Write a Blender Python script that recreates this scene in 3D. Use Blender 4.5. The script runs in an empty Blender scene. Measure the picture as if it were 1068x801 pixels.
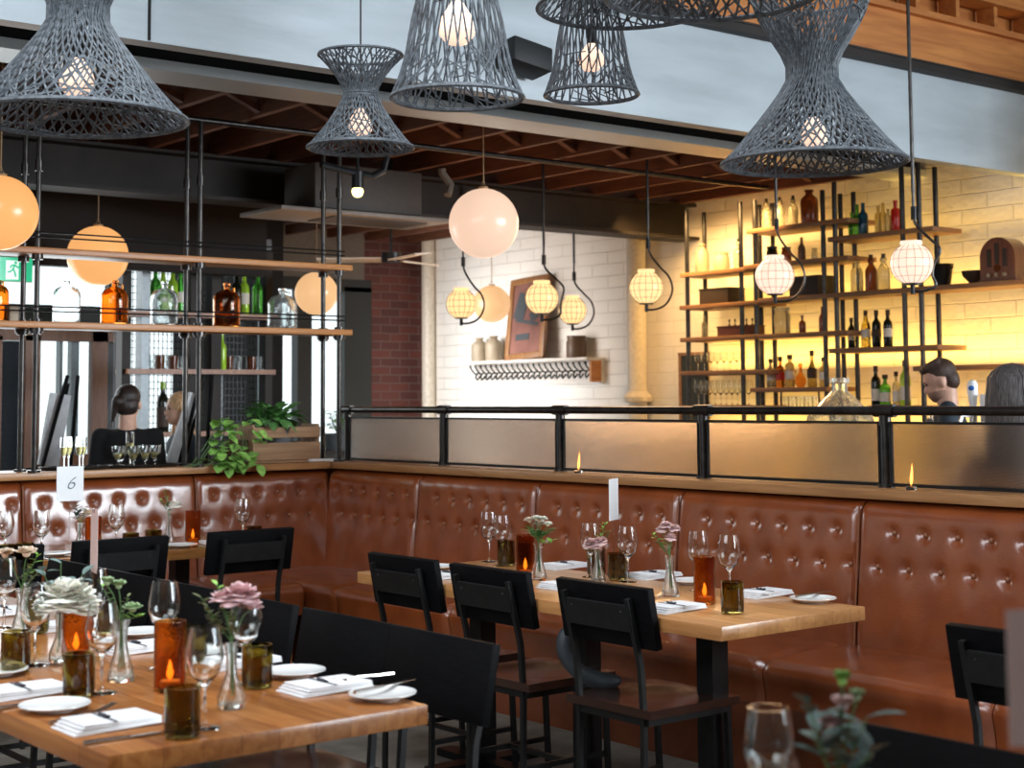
import bpy, bmesh, math, random
from mathutils import Vector, Matrix, Euler
random.seed(7)
R = math.radians
ORD = ['leftmost', 'second from left', 'third from left', 'fourth from left', 'fifth from left', 'sixth from left', 'seventh from left', 'eighth from left', 'ninth from left', 'tenth from left']
C = bpy.context.scene.collection
sc = bpy.context.scene

# ------------------------------------------------------------------ camera
F, CX, CY, H = 1596.8, 534.0, 292.25, 1.46
def _mat():
    yaw, pitch, roll = R(51.166), R(4.4233), R(-.4042)
    vs = [Vector((math.sin(yaw), 0, math.cos(yaw))), Vector((math.sin(yaw - math.pi/2), 0, math.cos(yaw - math.pi/2))), Vector((0, -1, 0))]
    c, s = math.cos(pitch), math.sin(pitch); P = Matrix(((1, 0, 0), (0, c, s), (0, -s, c)))
    c, s = math.cos(roll), math.sin(roll); Q = Matrix(((c, -s, 0), (s, c, 0), (0, 0, 1)))
    return Matrix([Q @ P @ v for v in vs])
M = _mat()                                    # rows: world axes seen from the camera (x right, y down, z forward)
def ray(px, py): return M @ Vector(((px-CX)/F, (py-CY)/F, 1.0))
EYE = Vector((0, 0, H))
def onZ(px, py, z): r = ray(px, py); return EYE + r*((z-H)/r.z)
def onX(px, py, x): r = ray(px, py); return EYE + r*(x/r.x)
def onY(px, py, y): r = ray(px, py); return EYE + r*(y/r.y)
def dep(px, py, d): return EYE + ray(px, py)*d
def ppm(p): return F/(M.transposed() @ (Vector(p)-EYE)).z     # pixels per metre at a point

cd = bpy.data.cameras.new('camera'); cam = bpy.data.objects.new('camera', cd); C.objects.link(cam)
right, down, fwd = M.col[0], M.col[1], M.col[2]
mw = Matrix((( right[0], -down[0], -fwd[0], 0), (right[1], -down[1], -fwd[1], 0), (right[2], -down[2], -fwd[2], H), (0, 0, 0, 1)))
cam.matrix_world = mw
cd.sensor_width = 36; cd.sensor_fit = 'HORIZONTAL'; cd.lens = F*36/1068; cd.shift_y = (CY-400.5)/1068
cd.clip_start = .05; cd.clip_end = 100
cd.dof.use_dof = True; cd.dof.focus_distance = 6.0; cd.dof.aperture_fstop = 4.0
sc.camera = cam
vs_ = sc.view_settings; vs_.view_transform = 'Standard'; vs_.look = 'None'; vs_.exposure = 0.0; vs_.gamma = 1.0; vs_.use_curve_mapping = False

# ------------------------------------------------------------------ world and lights
w = bpy.data.worlds.new('daylight'); sc.world = w; w.use_nodes = True
bg = w.node_tree.nodes['Background']; bg.inputs[0].default_value = (.86, .97, 1.0, 1); bg.inputs[1].default_value = 1.5
def area(name, loc, target, sx, sy, power, col, spread=180):
    l = bpy.data.lights.new(name, 'AREA'); l.shape = 'RECTANGLE'; l.size = sx; l.size_y = sy; l.energy = power; l.color = col; l.spread = R(spread)
    o = bpy.data.objects.new(name, l); C.objects.link(o); o.location = loc
    o.rotation_euler = (Vector(target)-Vector(loc)).to_track_quat('-Z', 'Y').to_euler(); return o
area('window_light_front', (9.3, -3.7, 2.9), (4.2, 7.9, 1.2), 7.0, 3.2, 450, (.78, .90, 1.0))
area('banquette_glare_fill', (9.7, -3.75, 2.5), (3.9, 7.85, .75), 6.2, 2.8, 105, (.86, .93, 1.0), 50)  # added narrow beam that boosts the glare on the left banquette
area('window_light_side', (-3.2, 3.0, 3.3), (4.9, 4.6, .9), 5.0, 1.8, 62, (.95, .95, 1.0), 100)
area('skylight_and_fill_light', (-.5, 1.8, 4.8), (.8, 6.0, 3.0), 4.0, 3.0, 125, (.76, .90, 1.0), 130)
area('skylight_and_fill_light', (2.4, 3.6, 4.85), (2.8, 4.6, 0), 4.0, 2.5, 108, (.86, .93, 1.0), 100)  # second overhead light, added to brighten table tops and napkins
area('window_light_far', (7.3, 11.7, 1.8), (9.4, 11.8, 1.5), 1.4, 1.9, 36, (.92, .96, 1.0), 95)
area('window_light_door', (3.6, 10.8, 1.8), (3.0, 5.0, .8), 2.6, 1.6, 50, (.9, .97, 1.0))
YEL = (1.0, .60, .12)
for zz, p in ((1.10, 19), (1.72, 18), (2.24, 8), (2.66, 2.5)):
    area('bar_strip_light', (9.27, 7.30, zz), (9.42, 7.30, zz+.38), 3.3, .05, p, YEL)
area('bar_top_light', (8.7, 8.5, 2.95), (9.4, 8.7, 2.0), 1.4, .2, 34, (1.0, .60, .22), 110)
area('bar_end_light', (8.6, 5.3, 1.7), (9.4, 5.7, 1.7), .8, .8, 7, (1.0, .66, .26))
area('bar_warm_light', (7.2, 7.4, 2.5), (6.4, 6.2, .9), 1.6, .6, 18, (1.0, .62, .34), 120)
area('joist_glow_light', (6.6, 8.4, 2.4), (6.6, 8.6, 3.3), 3.5, 1.5, 12, (1.0, .5, .24))
area('back_glow_light', (7.5, 11.2, 2.2), (9.4, 11.6, 2.4), 1.0, 1.0, 14, (1.0, .72, .5))

# ------------------------------------------------------------------ materials
MATS = {}
def nodes(name):
    m = bpy.data.materials.new(name); m.use_nodes = True; MATS[name] = m
    nt = m.node_tree; return m, nt, nt.nodes['Principled BSDF']
def pm(name, col, rough=.5, metal=0, trans=0, ior=1.45, emit=None, es=0, var=.06, scale=30, bump=0, bscale=60, coat=0, stretch=(1, 1, 1), spec=None, col2=None, alpha=1, detail=3, sss=0):
    m, nt, b = nodes(name)
    b.inputs['Roughness'].default_value = rough; b.inputs['Metallic'].default_value = metal
    b.inputs['Transmission Weight'].default_value = trans; b.inputs['IOR'].default_value = ior
    b.inputs['Coat Weight'].default_value = coat; b.inputs['Alpha'].default_value = alpha
    if spec is not None: b.inputs['Specular IOR Level'].default_value = spec
    if sss: b.inputs['Subsurface Weight'].default_value = sss; b.inputs['Subsurface Radius'].default_value = (.02, .01, .005)
    tc = nt.nodes.new('ShaderNodeTexCoord'); mp = nt.nodes.new('ShaderNodeMapping'); nt.links.new(tc.outputs['Object'], mp.inputs[0]); mp.inputs['Scale'].default_value = stretch
    nz = nt.nodes.new('ShaderNodeTexNoise'); nz.inputs['Scale'].default_value = scale; nz.inputs['Detail'].default_value = detail; nt.links.new(mp.outputs[0], nz.inputs[0])
    rp = nt.nodes.new('ShaderNodeValToRGB'); nt.links.new(nz.outputs[0], rp.inputs[0])
    c2 = col2 or tuple(min(1, c*(1+var*2.5)) for c in col); c1 = tuple(c*(1-var) for c in col) if not col2 else col
    rp.color_ramp.elements[0].position = .3; rp.color_ramp.elements[1].position = .7
    rp.color_ramp.elements[0].color = (*c1, 1); rp.color_ramp.elements[1].color = (*c2, 1)
    nt.links.new(rp.outputs[0], b.inputs['Base Color'])
    if emit: b.inputs['Emission Color'].default_value = (*emit, 1); b.inputs['Emission Strength'].default_value = es
    if bump:
        n2 = nt.nodes.new('ShaderNodeTexNoise'); n2.inputs['Scale'].default_value = bscale; n2.inputs['Detail'].default_value = 4; nt.links.new(mp.outputs[0], n2.inputs[0])
        bp = nt.nodes.new('ShaderNodeBump'); bp.inputs['Strength'].default_value = bump; bp.inputs['Distance'].default_value = .004
        nt.links.new(n2.outputs[0], bp.inputs['Height']); nt.links.new(bp.outputs[0], b.inputs['Normal'])
    return m
def brick(name, c1, c2, mortar, bw, rh, axis, rough=.7, bumpd=.006, msize=.008, lum=.0):
    m, nt, b = nodes(name); b.inputs['Roughness'].default_value = rough
    tc = nt.nodes.new('ShaderNodeTexCoord'); sp = nt.nodes.new('ShaderNodeSeparateXYZ'); cb = nt.nodes.new('ShaderNodeCombineXYZ')
    nt.links.new(tc.outputs['Object'], sp.inputs[0]); nt.links.new(sp.outputs[axis], cb.inputs[0]); nt.links.new(sp.outputs['Z'], cb.inputs[1])
    nz = nt.nodes.new('ShaderNodeTexNoise'); nz.inputs['Scale'].default_value = 5; nt.links.new(tc.outputs['Object'], nz.inputs[0])
    mx = nt.nodes.new('ShaderNodeVectorMath'); mx.operation = 'MULTIPLY_ADD'; nt.links.new(nz.outputs['Color'], mx.inputs[0]); mx.inputs[1].default_value = (.012, .012, 0); nt.links.new(cb.outputs[0], mx.inputs[2])
    br = nt.nodes.new('ShaderNodeTexBrick'); nt.links.new(mx.outputs[0], br.inputs[0])
    br.inputs['Scale'].default_value = 1; br.inputs['Brick Width'].default_value = bw; br.inputs['Row Height'].default_value = rh; br.inputs['Mortar Size'].default_value = msize; br.inputs['Mortar Smooth'].default_value = .5
    br.inputs['Color1'].default_value = (*c1, 1); br.inputs['Color2'].default_value = (*c2, 1); br.inputs['Mortar'].default_value = (*mortar, 1)
    nt.links.new(br.outputs[0], b.inputs['Base Color'])
    n2 = nt.nodes.new('ShaderNodeTexNoise'); n2.inputs['Scale'].default_value = 18; n2.inputs['Detail'].default_value = 5; nt.links.new(tc.outputs['Object'], n2.inputs[0])
    ma = nt.nodes.new('ShaderNodeMath'); ma.operation = 'MULTIPLY_ADD'; nt.links.new(br.outputs['Fac'], ma.inputs[0]); ma.inputs[1].default_value = -1.0; nt.links.new(n2.outputs[0], ma.inputs[2])
    bp = nt.nodes.new('ShaderNodeBump'); bp.inputs['Strength'].default_value = .8; bp.inputs['Distance'].default_value = bumpd; nt.links.new(ma.outputs[0], bp.inputs['Height']); nt.links.new(bp.outputs[0], b.inputs['Normal'])
    return m
def wood(name, a, b_, rough=.35, axis=1, scale=6, coat=0, plank=0):
    m, nt, b = nodes(name); b.inputs['Roughness'].default_value = rough; b.inputs['Coat Weight'].default_value = coat; b.inputs['Coat Roughness'].default_value = .15
    tc = nt.nodes.new('ShaderNodeTexCoord'); mp = nt.nodes.new('ShaderNodeMapping'); nt.links.new(tc.outputs['Object'], mp.inputs[0])
    s = [7, 7, 7]; s[axis] = .6; mp.inputs['Scale'].default_value = s
    nz = nt.nodes.new('ShaderNodeTexNoise'); nz.inputs['Scale'].default_value = scale; nz.inputs['Detail'].default_value = 6; nz.inputs['Distortion'].default_value = .6; nt.links.new(mp.outputs[0], nz.inputs[0])
    rp = nt.nodes.new('ShaderNodeValToRGB'); nt.links.new(nz.outputs[0], rp.inputs[0]); rp.color_ramp.elements[0].position = .3; rp.color_ramp.elements[1].position = .72
    rp.color_ramp.elements[0].color = (*a, 1); rp.color_ramp.elements[1].color = (*b_, 1)
    out = rp.outputs[0]
    if plank:
        sp = nt.nodes.new('ShaderNodeSeparateXYZ'); cb = nt.nodes.new('ShaderNodeCombineXYZ'); nt.links.new(tc.outputs['Object'], sp.inputs[0])
        nt.links.new(sp.outputs[axis], cb.inputs[0]); nt.links.new(sp.outputs[1-axis], cb.inputs[1])
        br = nt.nodes.new('ShaderNodeTexBrick'); nt.links.new(cb.outputs[0], br.inputs[0]); br.inputs['Scale'].default_value = 1; br.inputs['Brick Width'].default_value = .7; br.inputs['Row Height'].default_value = plank; br.inputs['Mortar Size'].default_value = .0008
        br.inputs['Color1'].default_value = (1, 1, 1, 1); br.inputs['Color2'].default_value = (.72, .68, .64, 1); br.inputs['Mortar'].default_value = (.45, .4, .35, 1)
        mm = nt.nodes.new('ShaderNodeMixRGB'); mm.blend_type = 'MULTIPLY'; mm.inputs[0].default_value = 1; nt.links.new(out, mm.inputs[1]); nt.links.new(br.outputs[0], mm.inputs[2]); out = mm.outputs[0]
    nt.links.new(out, b.inputs['Base Color'])
    bp = nt.nodes.new('ShaderNodeBump'); bp.inputs['Strength'].default_value = .15; bp.inputs['Distance'].default_value = .002; nt.links.new(nz.outputs[0], bp.inputs['Height']); nt.links.new(bp.outputs[0], b.inputs['Normal'])
    return m
pm('leather', (.20, .042, .009), rough=.40, var=.25, scale=7, bump=.30, bscale=110, col2=(.28, .066, .015), coat=1, spec=.3)
MATS['leather'].node_tree.nodes['Principled BSDF'].inputs['Coat IOR'].default_value = 1.75
MATS['leather'].node_tree.nodes['Principled BSDF'].inputs['Coat Roughness'].default_value = .22
pm('leather_piping', (.26, .10, .05), rough=.35)
wood('oak_table', (.31, .10, .024), (.48, .195, .055), rough=.26, axis=1, coat=.25, plank=.09)
wood('oak_table_x', (.36, .145, .042), (.56, .27, .09), rough=.22, axis=0, coat=.25, plank=.09)
wood('oak_light', (.50, .22, .07), (.72, .37, .14), rough=.28, axis=1, coat=.25, plank=.09)
wood('ledge_wood', (.30, .135, .048), (.46, .23, .09), rough=.35, axis=1)
wood('ledge_wood_x', (.34, .15, .052), (.52, .26, .10), rough=.35, axis=0)
wood('shelf_wood', (.36, .13, .03), (.52, .22, .055), rough=.4, axis=0)
wood('bar_shelf_wood', (.20, .09, .038), (.32, .16, .07), rough=.5, axis=1)
wood('dark_seat_wood', (.018, .007, .005), (.045, .018, .011), rough=.25, axis=1, coat=.4)
wood('joist_wood', (.085, .028, .013), (.17, .062, .028), rough=.7, axis=1)
wood('ply_wood', (.42, .125, .022), (.66, .25, .055), rough=.6, axis=0, scale=3)
wood('door_wood', (.22, .075, .022), (.34, .13, .04), rough=.4, axis=2)
wood('crate_wood', (.34, .19, .10), (.52, .32, .18), rough=.75, axis=0)
wood('radio_wood', (.10, .028, .012), (.20, .06, .024), rough=.3, axis=2, coat=.5)
wood('frame_wood', (.20, .085, .03), (.36, .17, .06), rough=.4, axis=2)
pm('black_wood', (.0035, .0035, .004), rough=.5, var=.3, scale=40, stretch=(6, .5, 6), spec=.07)
pm('chair_metal', (.016, .016, .016), rough=.45, metal=.5, var=.1)
pm('black_metal', (.018, .018, .019), rough=.38, metal=.6, var=.1)
pm('pipe_metal', (.045, .042, .04), rough=.3, metal=.85, var=.2, scale=20)
pm('dark_steel', (.014, .010, .008), rough=.6, metal=.2, var=.3, scale=4)
pm('beam_paint', (.40, .45, .48), rough=.42, var=.10, scale=3, bump=.6, bscale=9, detail=6, stretch=(.4, 1, 2))
pm('flange_metal', (.48, .51, .53), rough=.38, metal=.45, var=.08, scale=3, stretch=(.3, 1, 1))
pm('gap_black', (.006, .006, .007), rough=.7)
pm('ceiling_board', (.075, .032, .018), rough=.8, var=.3, scale=3)
pm('floor_concrete', (.17, .155, .13), rough=.55, var=.18, scale=9, bump=.2, bscale=60, detail=8)
brick('white_brick', (.82, .77, .70), (.78, .73, .66), (.72, .67, .60), .42, .112, 'Y', msize=.006, bumpd=.008)
brick('red_brick', (.14, .036, .026), (.08, .024, .02), (.14, .09, .075), .24, .086, 'X', bumpd=.004)
pm('plaster', (.55, .52, .47), rough=.8, bump=.2, bscale=12)
pm('column_paint', (.66, .58, .47), rough=.35)
pm('plaster_dark', (.16, .14, .12), rough=.8, bump=.2, bscale=12)
pm('dark_wall', (.012, .009, .008), rough=.8)
pm('window_frame_black', (.012, .014, .014), rough=.4)
pm('window_frame_grey', (.16, .18, .19), rough=.4, metal=.4)
pm('window_glass', (.9, .98, .98), rough=.0, trans=1, ior=1.05)
pm('exterior_white', (.75, .82, .84), rough=.8, var=.2, scale=2)
pm('exterior_grey', (.25, .32, .34), rough=.8, var=.2, scale=2)
pm('reeded_glass', (.86, .76, .68), rough=.16, trans=1, ior=1.35, bump=1.0, bscale=60, stretch=(.05, .05, 6), var=.02)
m_, nt_, b_ = MATS['reeded_glass'], MATS['reeded_glass'].node_tree, MATS['reeded_glass'].node_tree.nodes['Principled BSDF']
tc_ = nt_.nodes.new('ShaderNodeTexCoord'); sx_ = nt_.nodes.new('ShaderNodeSeparateXYZ'); nt_.links.new(tc_.outputs['Object'], sx_.inputs[0])
mu_ = nt_.nodes.new('ShaderNodeMath'); mu_.operation = 'MULTIPLY'; mu_.inputs[1].default_value = 2*math.pi/.005; nt_.links.new(sx_.outputs['Z'], mu_.inputs[0])
si_ = nt_.nodes.new('ShaderNodeMath'); si_.operation = 'SINE'; nt_.links.new(mu_.outputs[0], si_.inputs[0])
bp_ = nt_.nodes.new('ShaderNodeBump'); bp_.inputs['Strength'].default_value = 1; bp_.inputs['Distance'].default_value = .0005; nt_.links.new(si_.outputs[0], bp_.inputs['Height']); nt_.links.new(bp_.outputs[0], b_.inputs['Normal'])
b_.inputs['Roughness'].default_value = .2
pm('rattan', (.075, .085, .095), rough=.55, var=.35, scale=60)
pm('bulb_glow', (1, .85, .7), rough=.4, emit=(1.0, .60, .42), es=1.0)
pm('cage_glow', (1, .85, .7), rough=.4, emit=(1.0, .66, .34), es=1.25)
def glowball(name, col, s):
    m, nt, b = nodes(name); b.inputs['Base Color'].default_value = (*[c*.25 for c in col], 1); b.inputs['Roughness'].default_value = .25
    b.inputs['Emission Color'].default_value = (*col, 1)
    lw = nt.nodes.new('ShaderNodeTexNoise'); lw.inputs['Scale'].default_value = 1.5
    mr = nt.nodes.new('ShaderNodeMapRange'); mr.inputs[3].default_value = s*.92; mr.inputs[4].default_value = s*1.08; nt.links.new(lw.outputs[0], mr.inputs[0]); nt.links.new(mr.outputs[0], b.inputs['Emission Strength'])
    return m
glowball('globe_orange', (1.0, .47, .16), .92)
glowball('globe_pink', (1.0, .68, .50), .88)
glowball('globe_peach', (1.0, .58, .28), .85)
glowball('cage_warm', (1.0, .66, .30), 1.35)
glowball('cage_white', (1.0, .74, .58), 1.15)
glowball('flame', (1.0, .38, .07), 3.5)
glowball('spot_glow', (1.0, .85, .3), 4)
glowball('exit_green', (.0, .55, .28), .9)
glowball('exit_white', (.8, 1.0, .92), 1.0)
pm('wire_tan', (.30, .18, .08), rough=.5)
pm('clear_glass', (.96, .98, .97), rough=.0, trans=1, ior=1.45, var=0.0)
pm('vase_glass', (.93, .96, .94), rough=.02, trans=1, ior=1.45, var=0, bump=.5, bscale=90)
pm('olive_glass', (.34, .27, .07), rough=.0, trans=1, ior=1.45, var=.05)
pm('amber_glass', (.66, .27, .06), rough=.04, trans=1, ior=1.2, bump=.35, bscale=160)
pm('amber_jug', (.66, .26, .045), rough=.02, trans=1, ior=1.35)
pm('jug_glass', (.85, .90, .90), rough=.03, trans=.95, ior=1.3, bump=.4, bscale=18)
pm('green_glass', (.10, .45, .06), rough=.05, trans=.75, ior=1.35)
pm('blue_glass', (.01, .10, .22), rough=.1, trans=.5)
pm('red_glass', (.60, .02, .01), rough=.15, trans=.3)
pm('yellow_glass', (.80, .62, .22), rough=.1, trans=.6)
pm('brown_glass', (.18, .05, .015), rough=.1, trans=.5)
pm('siphon_glass', (.62, .58, .42), rough=.1, trans=.7)
pm('wine_bottle_glass', (.008, .010, .006), rough=.08)
pm('lime_glass', (.45, .75, .06), rough=.1, trans=.5)
pm('label_paper', (.75, .72, .64), rough=.7)
pm('label_dark', (.06, .04, .03), rough=.7)
pm('stoneware', (.30, .23, .15), rough=.5, col2=(.42, .34, .24), scale=6)
pm('stoneware_dark', (.12, .07, .04), rough=.4)
pm('dark_box', (.035, .022, .016), rough=.6)
pm('red_box', (.12, .04, .03), rough=.6)
pm('white_china', (.80, .80, .78), rough=.18, var=.01, coat=.4)
pm('napkin', (.80, .79, .79), rough=.85, var=.02, bump=.3, bscale=200)
pm('napkin_print', (.05, .05, .06), rough=.8)
pm('cutlery_steel', (.55, .53, .50), rough=.2, metal=1)
pm('card_white', (.82, .83, .84), rough=.7, var=.01)
pm('card_pink', (.62, .46, .42), rough=.7, var=.02)
pm('ink', (.08, .14, .15), rough=.6)
pm('leaf_green', (.10, .24, .07), rough=.5, var=.4, scale=25)
pm('leaf_bright', (.22, .42, .09), rough=.5, var=.3, scale=25)
pm('leaf_grey', (.13, .19, .17), rough=.6, var=.3, scale=25)
pm('leaf_olive', (.20, .22, .10), rough=.6, var=.3, scale=25)
pm('stem_green', (.08, .16, .05), rough=.5)
pm('petal_white', (.88, .85, .76), rough=.6, sss=.2)
pm('petal_cream', (.80, .68, .55), rough=.6, sss=.2)
pm('petal_pink', (.72, .48, .48), rough=.6, sss=.2)
pm('petal_blush', (.72, .52, .50), rough=.6, sss=.2)
pm('bud_green', (.36, .48, .26), rough=.6)
pm('champagne', (.80, .70, .34), rough=.05, trans=.6, ior=1.33)
pm('tray_black', (.012, .012, .012), rough=.35)
pm('skin', (.62, .36, .26), rough=.5, var=.05, sss=.1)
pm('hair_dark', (.018, .011, .009), rough=.45, var=.4, scale=20, stretch=(6, 6, 1), bump=.8, bscale=40)
pm('hair_grey', (.055, .048, .046), rough=.42, var=.6, scale=30, stretch=(6, 6, .6), bump=.9, bscale=40)
pm('hair_blonde', (.45, .27, .14), rough=.5, var=.4, scale=30, stretch=(6, 6, .8), bump=.8, bscale=40)
pm('hair_brown', (.04, .02, .012), rough=.5, var=.4, scale=30, stretch=(6, 6, 3), bump=.8, bscale=50)
pm('beard', (.26, .145, .10), rough=.8)
pm('shirt_black', (.008, .008, .009), rough=.9)
pm('shirt_navy', (.022, .035, .045), rough=.8)
pm('trouser_black', (.012, .012, .014), rough=.9)
pm('eye_dark', (.02, .015, .012), rough=.2)
pm('ac_white', (.15, .14, .125), rough=.5)
pm('ac_grey', (.035, .03, .026), rough=.6)
pm('fan_white', (.62, .58, .50), rough=.5)
pm('speaker_black', (.012, .013, .014), rough=.6, bump=.2, bscale=200)
pm('bar_top', (.06, .05, .045), rough=.2, coat=.4)
pm('bar_front', (.12, .05, .03), rough=.5)
pm('tap_white', (.80, .80, .78), rough=.25)
pm('tap_blue', (.03, .14, .45), rough=.3)
pm('tap_metal', (.6, .6, .6), rough=.2, metal=1)
pm('bucket_black', (.02, .02, .022), rough=.35, metal=.5)
pm('bowl_dark', (.05, .03, .02), rough=.4)
pm('canvas_white', (.62, .64, .66), rough=.8)
pm('chalk_dark', (.02, .03, .04), rough=.7)
pm('art_ground', (.15, .06, .045), rough=.7, col2=(.26, .11, .08), scale=4)
pm('art_ink', (.05, .055, .06), rough=.7)
pm('hook_black', (.02, .03, .03), rough=.35, metal=.7)
pm('white_paint', (.62, .56, .50), rough=.5)
pm('pot_grey', (.12, .13, .14), rough=.6)
pm('cloth_dark', (.03, .035, .04), rough=.5)
mt = lambda n: MATS[n]

# ------------------------------------------------------------------ mesh helpers
class MB:
    def __init__(s): s.b = bmesh.new()
    def box(s, c, d, rot=None, bev=0):
        r = bmesh.ops.create_cube(s.b, size=1); vs = r['verts']
        for v in vs: v.co = Vector((v.co.x*d[0], v.co.y*d[1], v.co.z*d[2]))
        if bev:
            es = list({e for v in vs for e in v.link_edges}); g = bmesh.ops.bevel(s.b, geom=es, offset=bev, segments=2, affect='EDGES', profile=.5)
            vs = list({v for f in g['faces'] for v in f.verts} | {v for v in vs if v.is_valid})
        m = (rot.to_matrix() if rot is not None and not isinstance(rot, Matrix) else rot) if rot is not None else None
        for v in vs: v.co = (m @ v.co if m is not None else v.co) + Vector(c)
        return s
    def cyl(s, a, b, r, r2=None, seg=10, caps=True):
        a, b = Vector(a), Vector(b); d = b-a; q = d.to_track_quat('Z', 'Y'); r2 = r if r2 is None else r2
        A = []; B = []
        for i in range(seg):
            t = 2*math.pi*i/seg; o = Vector((math.cos(t), math.sin(t), 0))
            A.append(s.b.verts.new(a + q @ (o*r))); B.append(s.b.verts.new(b + q @ (o*r2)))
        for i in range(seg): s.b.faces.new((A[i], A[(i+1) % seg], B[(i+1) % seg], B[i]))
        if caps: s.b.faces.new(A[::-1]); s.b.faces.new(B)
        return s
    def tube(s, pts, r, seg=6, closed=False, caps=True):
        pts = [Vector(p) for p in pts]; n = len(pts); rings = []; rr = r if isinstance(r, (list, tuple)) else [r]*n
        up = None
        for i, p in enumerate(pts):
            if closed: d = pts[(i+1) % n]-pts[i-1]
            else: d = pts[min(i+1, n-1)]-pts[max(i-1, 0)]
            if d.length < 1e-9: d = Vector((0, 0, 1))
            d.normalize()
            if up is None: up = d.orthogonal().normalized()
            up = (up - d*up.dot(d));
            if up.length < 1e-6: up = d.orthogonal()
            up.normalize(); sd = d.cross(up)
            rings.append([s.b.verts.new(p + (up*math.cos(2*math.pi*k/seg) + sd*math.sin(2*math.pi*k/seg))*rr[i]) for k in range(seg)])
        m = n if closed else n-1
        for i in range(m):
            A, B = rings[i], rings[(i+1) % n]
            for k in range(seg): s.b.faces.new((A[k], A[(k+1) % seg], B[(k+1) % seg], B[k]))
        if not closed and caps: s.b.faces.new(rings[0][::-1]); s.b.faces.new(rings[-1])
        return s
    def lathe(s, prof, c=(0, 0, 0), seg=20, sx=1, sy=1):
        c = Vector(c); rings = s.last = []
        for r, z in prof:
            if r < 1e-6: rings.append([s.b.verts.new(c + Vector((0, 0, z)))])
            else: rings.append([s.b.verts.new(c + Vector((r*sx*math.cos(2*math.pi*k/seg), r*sy*math.sin(2*math.pi*k/seg), z))) for k in range(seg)])
        for A, B in zip(rings, rings[1:]):
            if len(A) == 1 and len(B) == 1: continue
            for k in range(seg):
                k2 = (k+1) % seg
                if len(A) == 1: s.b.faces.new((A[0], B[k2], B[k]))
                elif len(B) == 1: s.b.faces.new((A[k], A[k2], B[0]))
                else: s.b.faces.new((A[k], A[k2], B[k2], B[k]))
        return s
    def ell(s, c, r, seg=12, rot=None):
        n = seg//2+1; prof = [(math.sin(math.pi*i/n), -math.cos(math.pi*i/n)) for i in range(n+1)]; prof[0] = (0, -1); prof[-1] = (0, 1)
        s.lathe(prof, seg=seg)
        m = rot.to_matrix() if rot is not None else None
        for v in [v for ring in s.last for v in ring]:
            p = Vector((v.co.x*r[0], v.co.y*r[1], v.co.z*r[2])); v.co = (m @ p if m else p) + Vector(c)
        return s
    def leaf(s, c, d, up, L, W, curl=.2, n=4):
        c = Vector(c); d = Vector(d).normalized(); up = Vector(up); sd = d.cross(up)
        sd = sd.normalized() if sd.length > 1e-4 else d.orthogonal().normalized(); up = sd.cross(d).normalized(); rows = []
        for i in range(n+1):
            t = i/n; wd = W*math.sin(math.pi*(t*.92+.04))**.8*.5; p = c + d*(L*t) - up*(curl*L*t*t)
            rows.append((s.b.verts.new(p - sd*wd + up*wd*.25), s.b.verts.new(p), s.b.verts.new(p + sd*wd + up*wd*.25)))
        for a, b in zip(rows, rows[1:]):
            s.b.faces.new((a[0], a[1], b[1], b[0])); s.b.faces.new((a[1], a[2], b[2], b[1]))
        return s
    def mesh(s, name, smooth=True, fix=True):
        if fix: bmesh.ops.recalc_face_normals(s.b, faces=s.b.faces)
        me = bpy.data.meshes.new(name); s.b.to_mesh(me); s.b.free()
        if smooth:
            me.shade_smooth()
            try: me.set_sharp_from_angle(angle=R(38))
            except Exception: pass
        return me
CACHE = {}
def obj(name, me, mat, parent=None, loc=None, rot=None, scale=None):
    if isinstance(me, MB): me = me.mesh(name)
    if isinstance(mat, str): mat = MATS[mat]
    o = bpy.data.objects.new(name, me); C.objects.link(o)
    if not me.materials: me.materials.append(mat)
    if me.materials[0] is not mat:
        o.material_slots[0].link = 'OBJECT'; o.material_slots[0].material = mat
    if parent: o.parent = parent
    if loc is not None: o.location = loc
    if rot is not None: o.rotation_euler = rot
    if scale is not None: o.scale = scale
    return o
def cpart(key, name, fn, mat, parent, **k):        # part whose mesh data is shared by every copy with this key
    if key not in CACHE: CACHE[key] = fn().mesh(name)
    return obj(name, CACHE[key], mat, parent, **k)
def thing(name, label, cat, loc=(0, 0, 0), rz=0, group=None):
    o = bpy.data.objects.new(name, None); C.objects.link(o); o.empty_display_size = .1
    o.location = loc; o.rotation_euler = (0, 0, rz); o['label'] = label; o['category'] = cat
    if group: o['group'] = group
    return o
def tag(o, label, cat, group=None):
    o['label'] = label; o['category'] = cat
    if group: o['group'] = group
    return o
def struct(name, me, mat, parent=None):
    o = obj(name, me, mat, parent); o['kind'] = 'structure'; return o
def sbox(name, lo, hi, mat, parent=None):
    lo, hi = Vector(lo), Vector(hi); return struct(name, MB().box((lo+hi)/2, hi-lo), mat, parent)
def pbox(name, lo, hi, mat, parent, bev=0):
    lo, hi = Vector(lo), Vector(hi); return obj(name, MB().box((lo+hi)/2, hi-lo, bev=bev), mat, parent)

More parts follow.
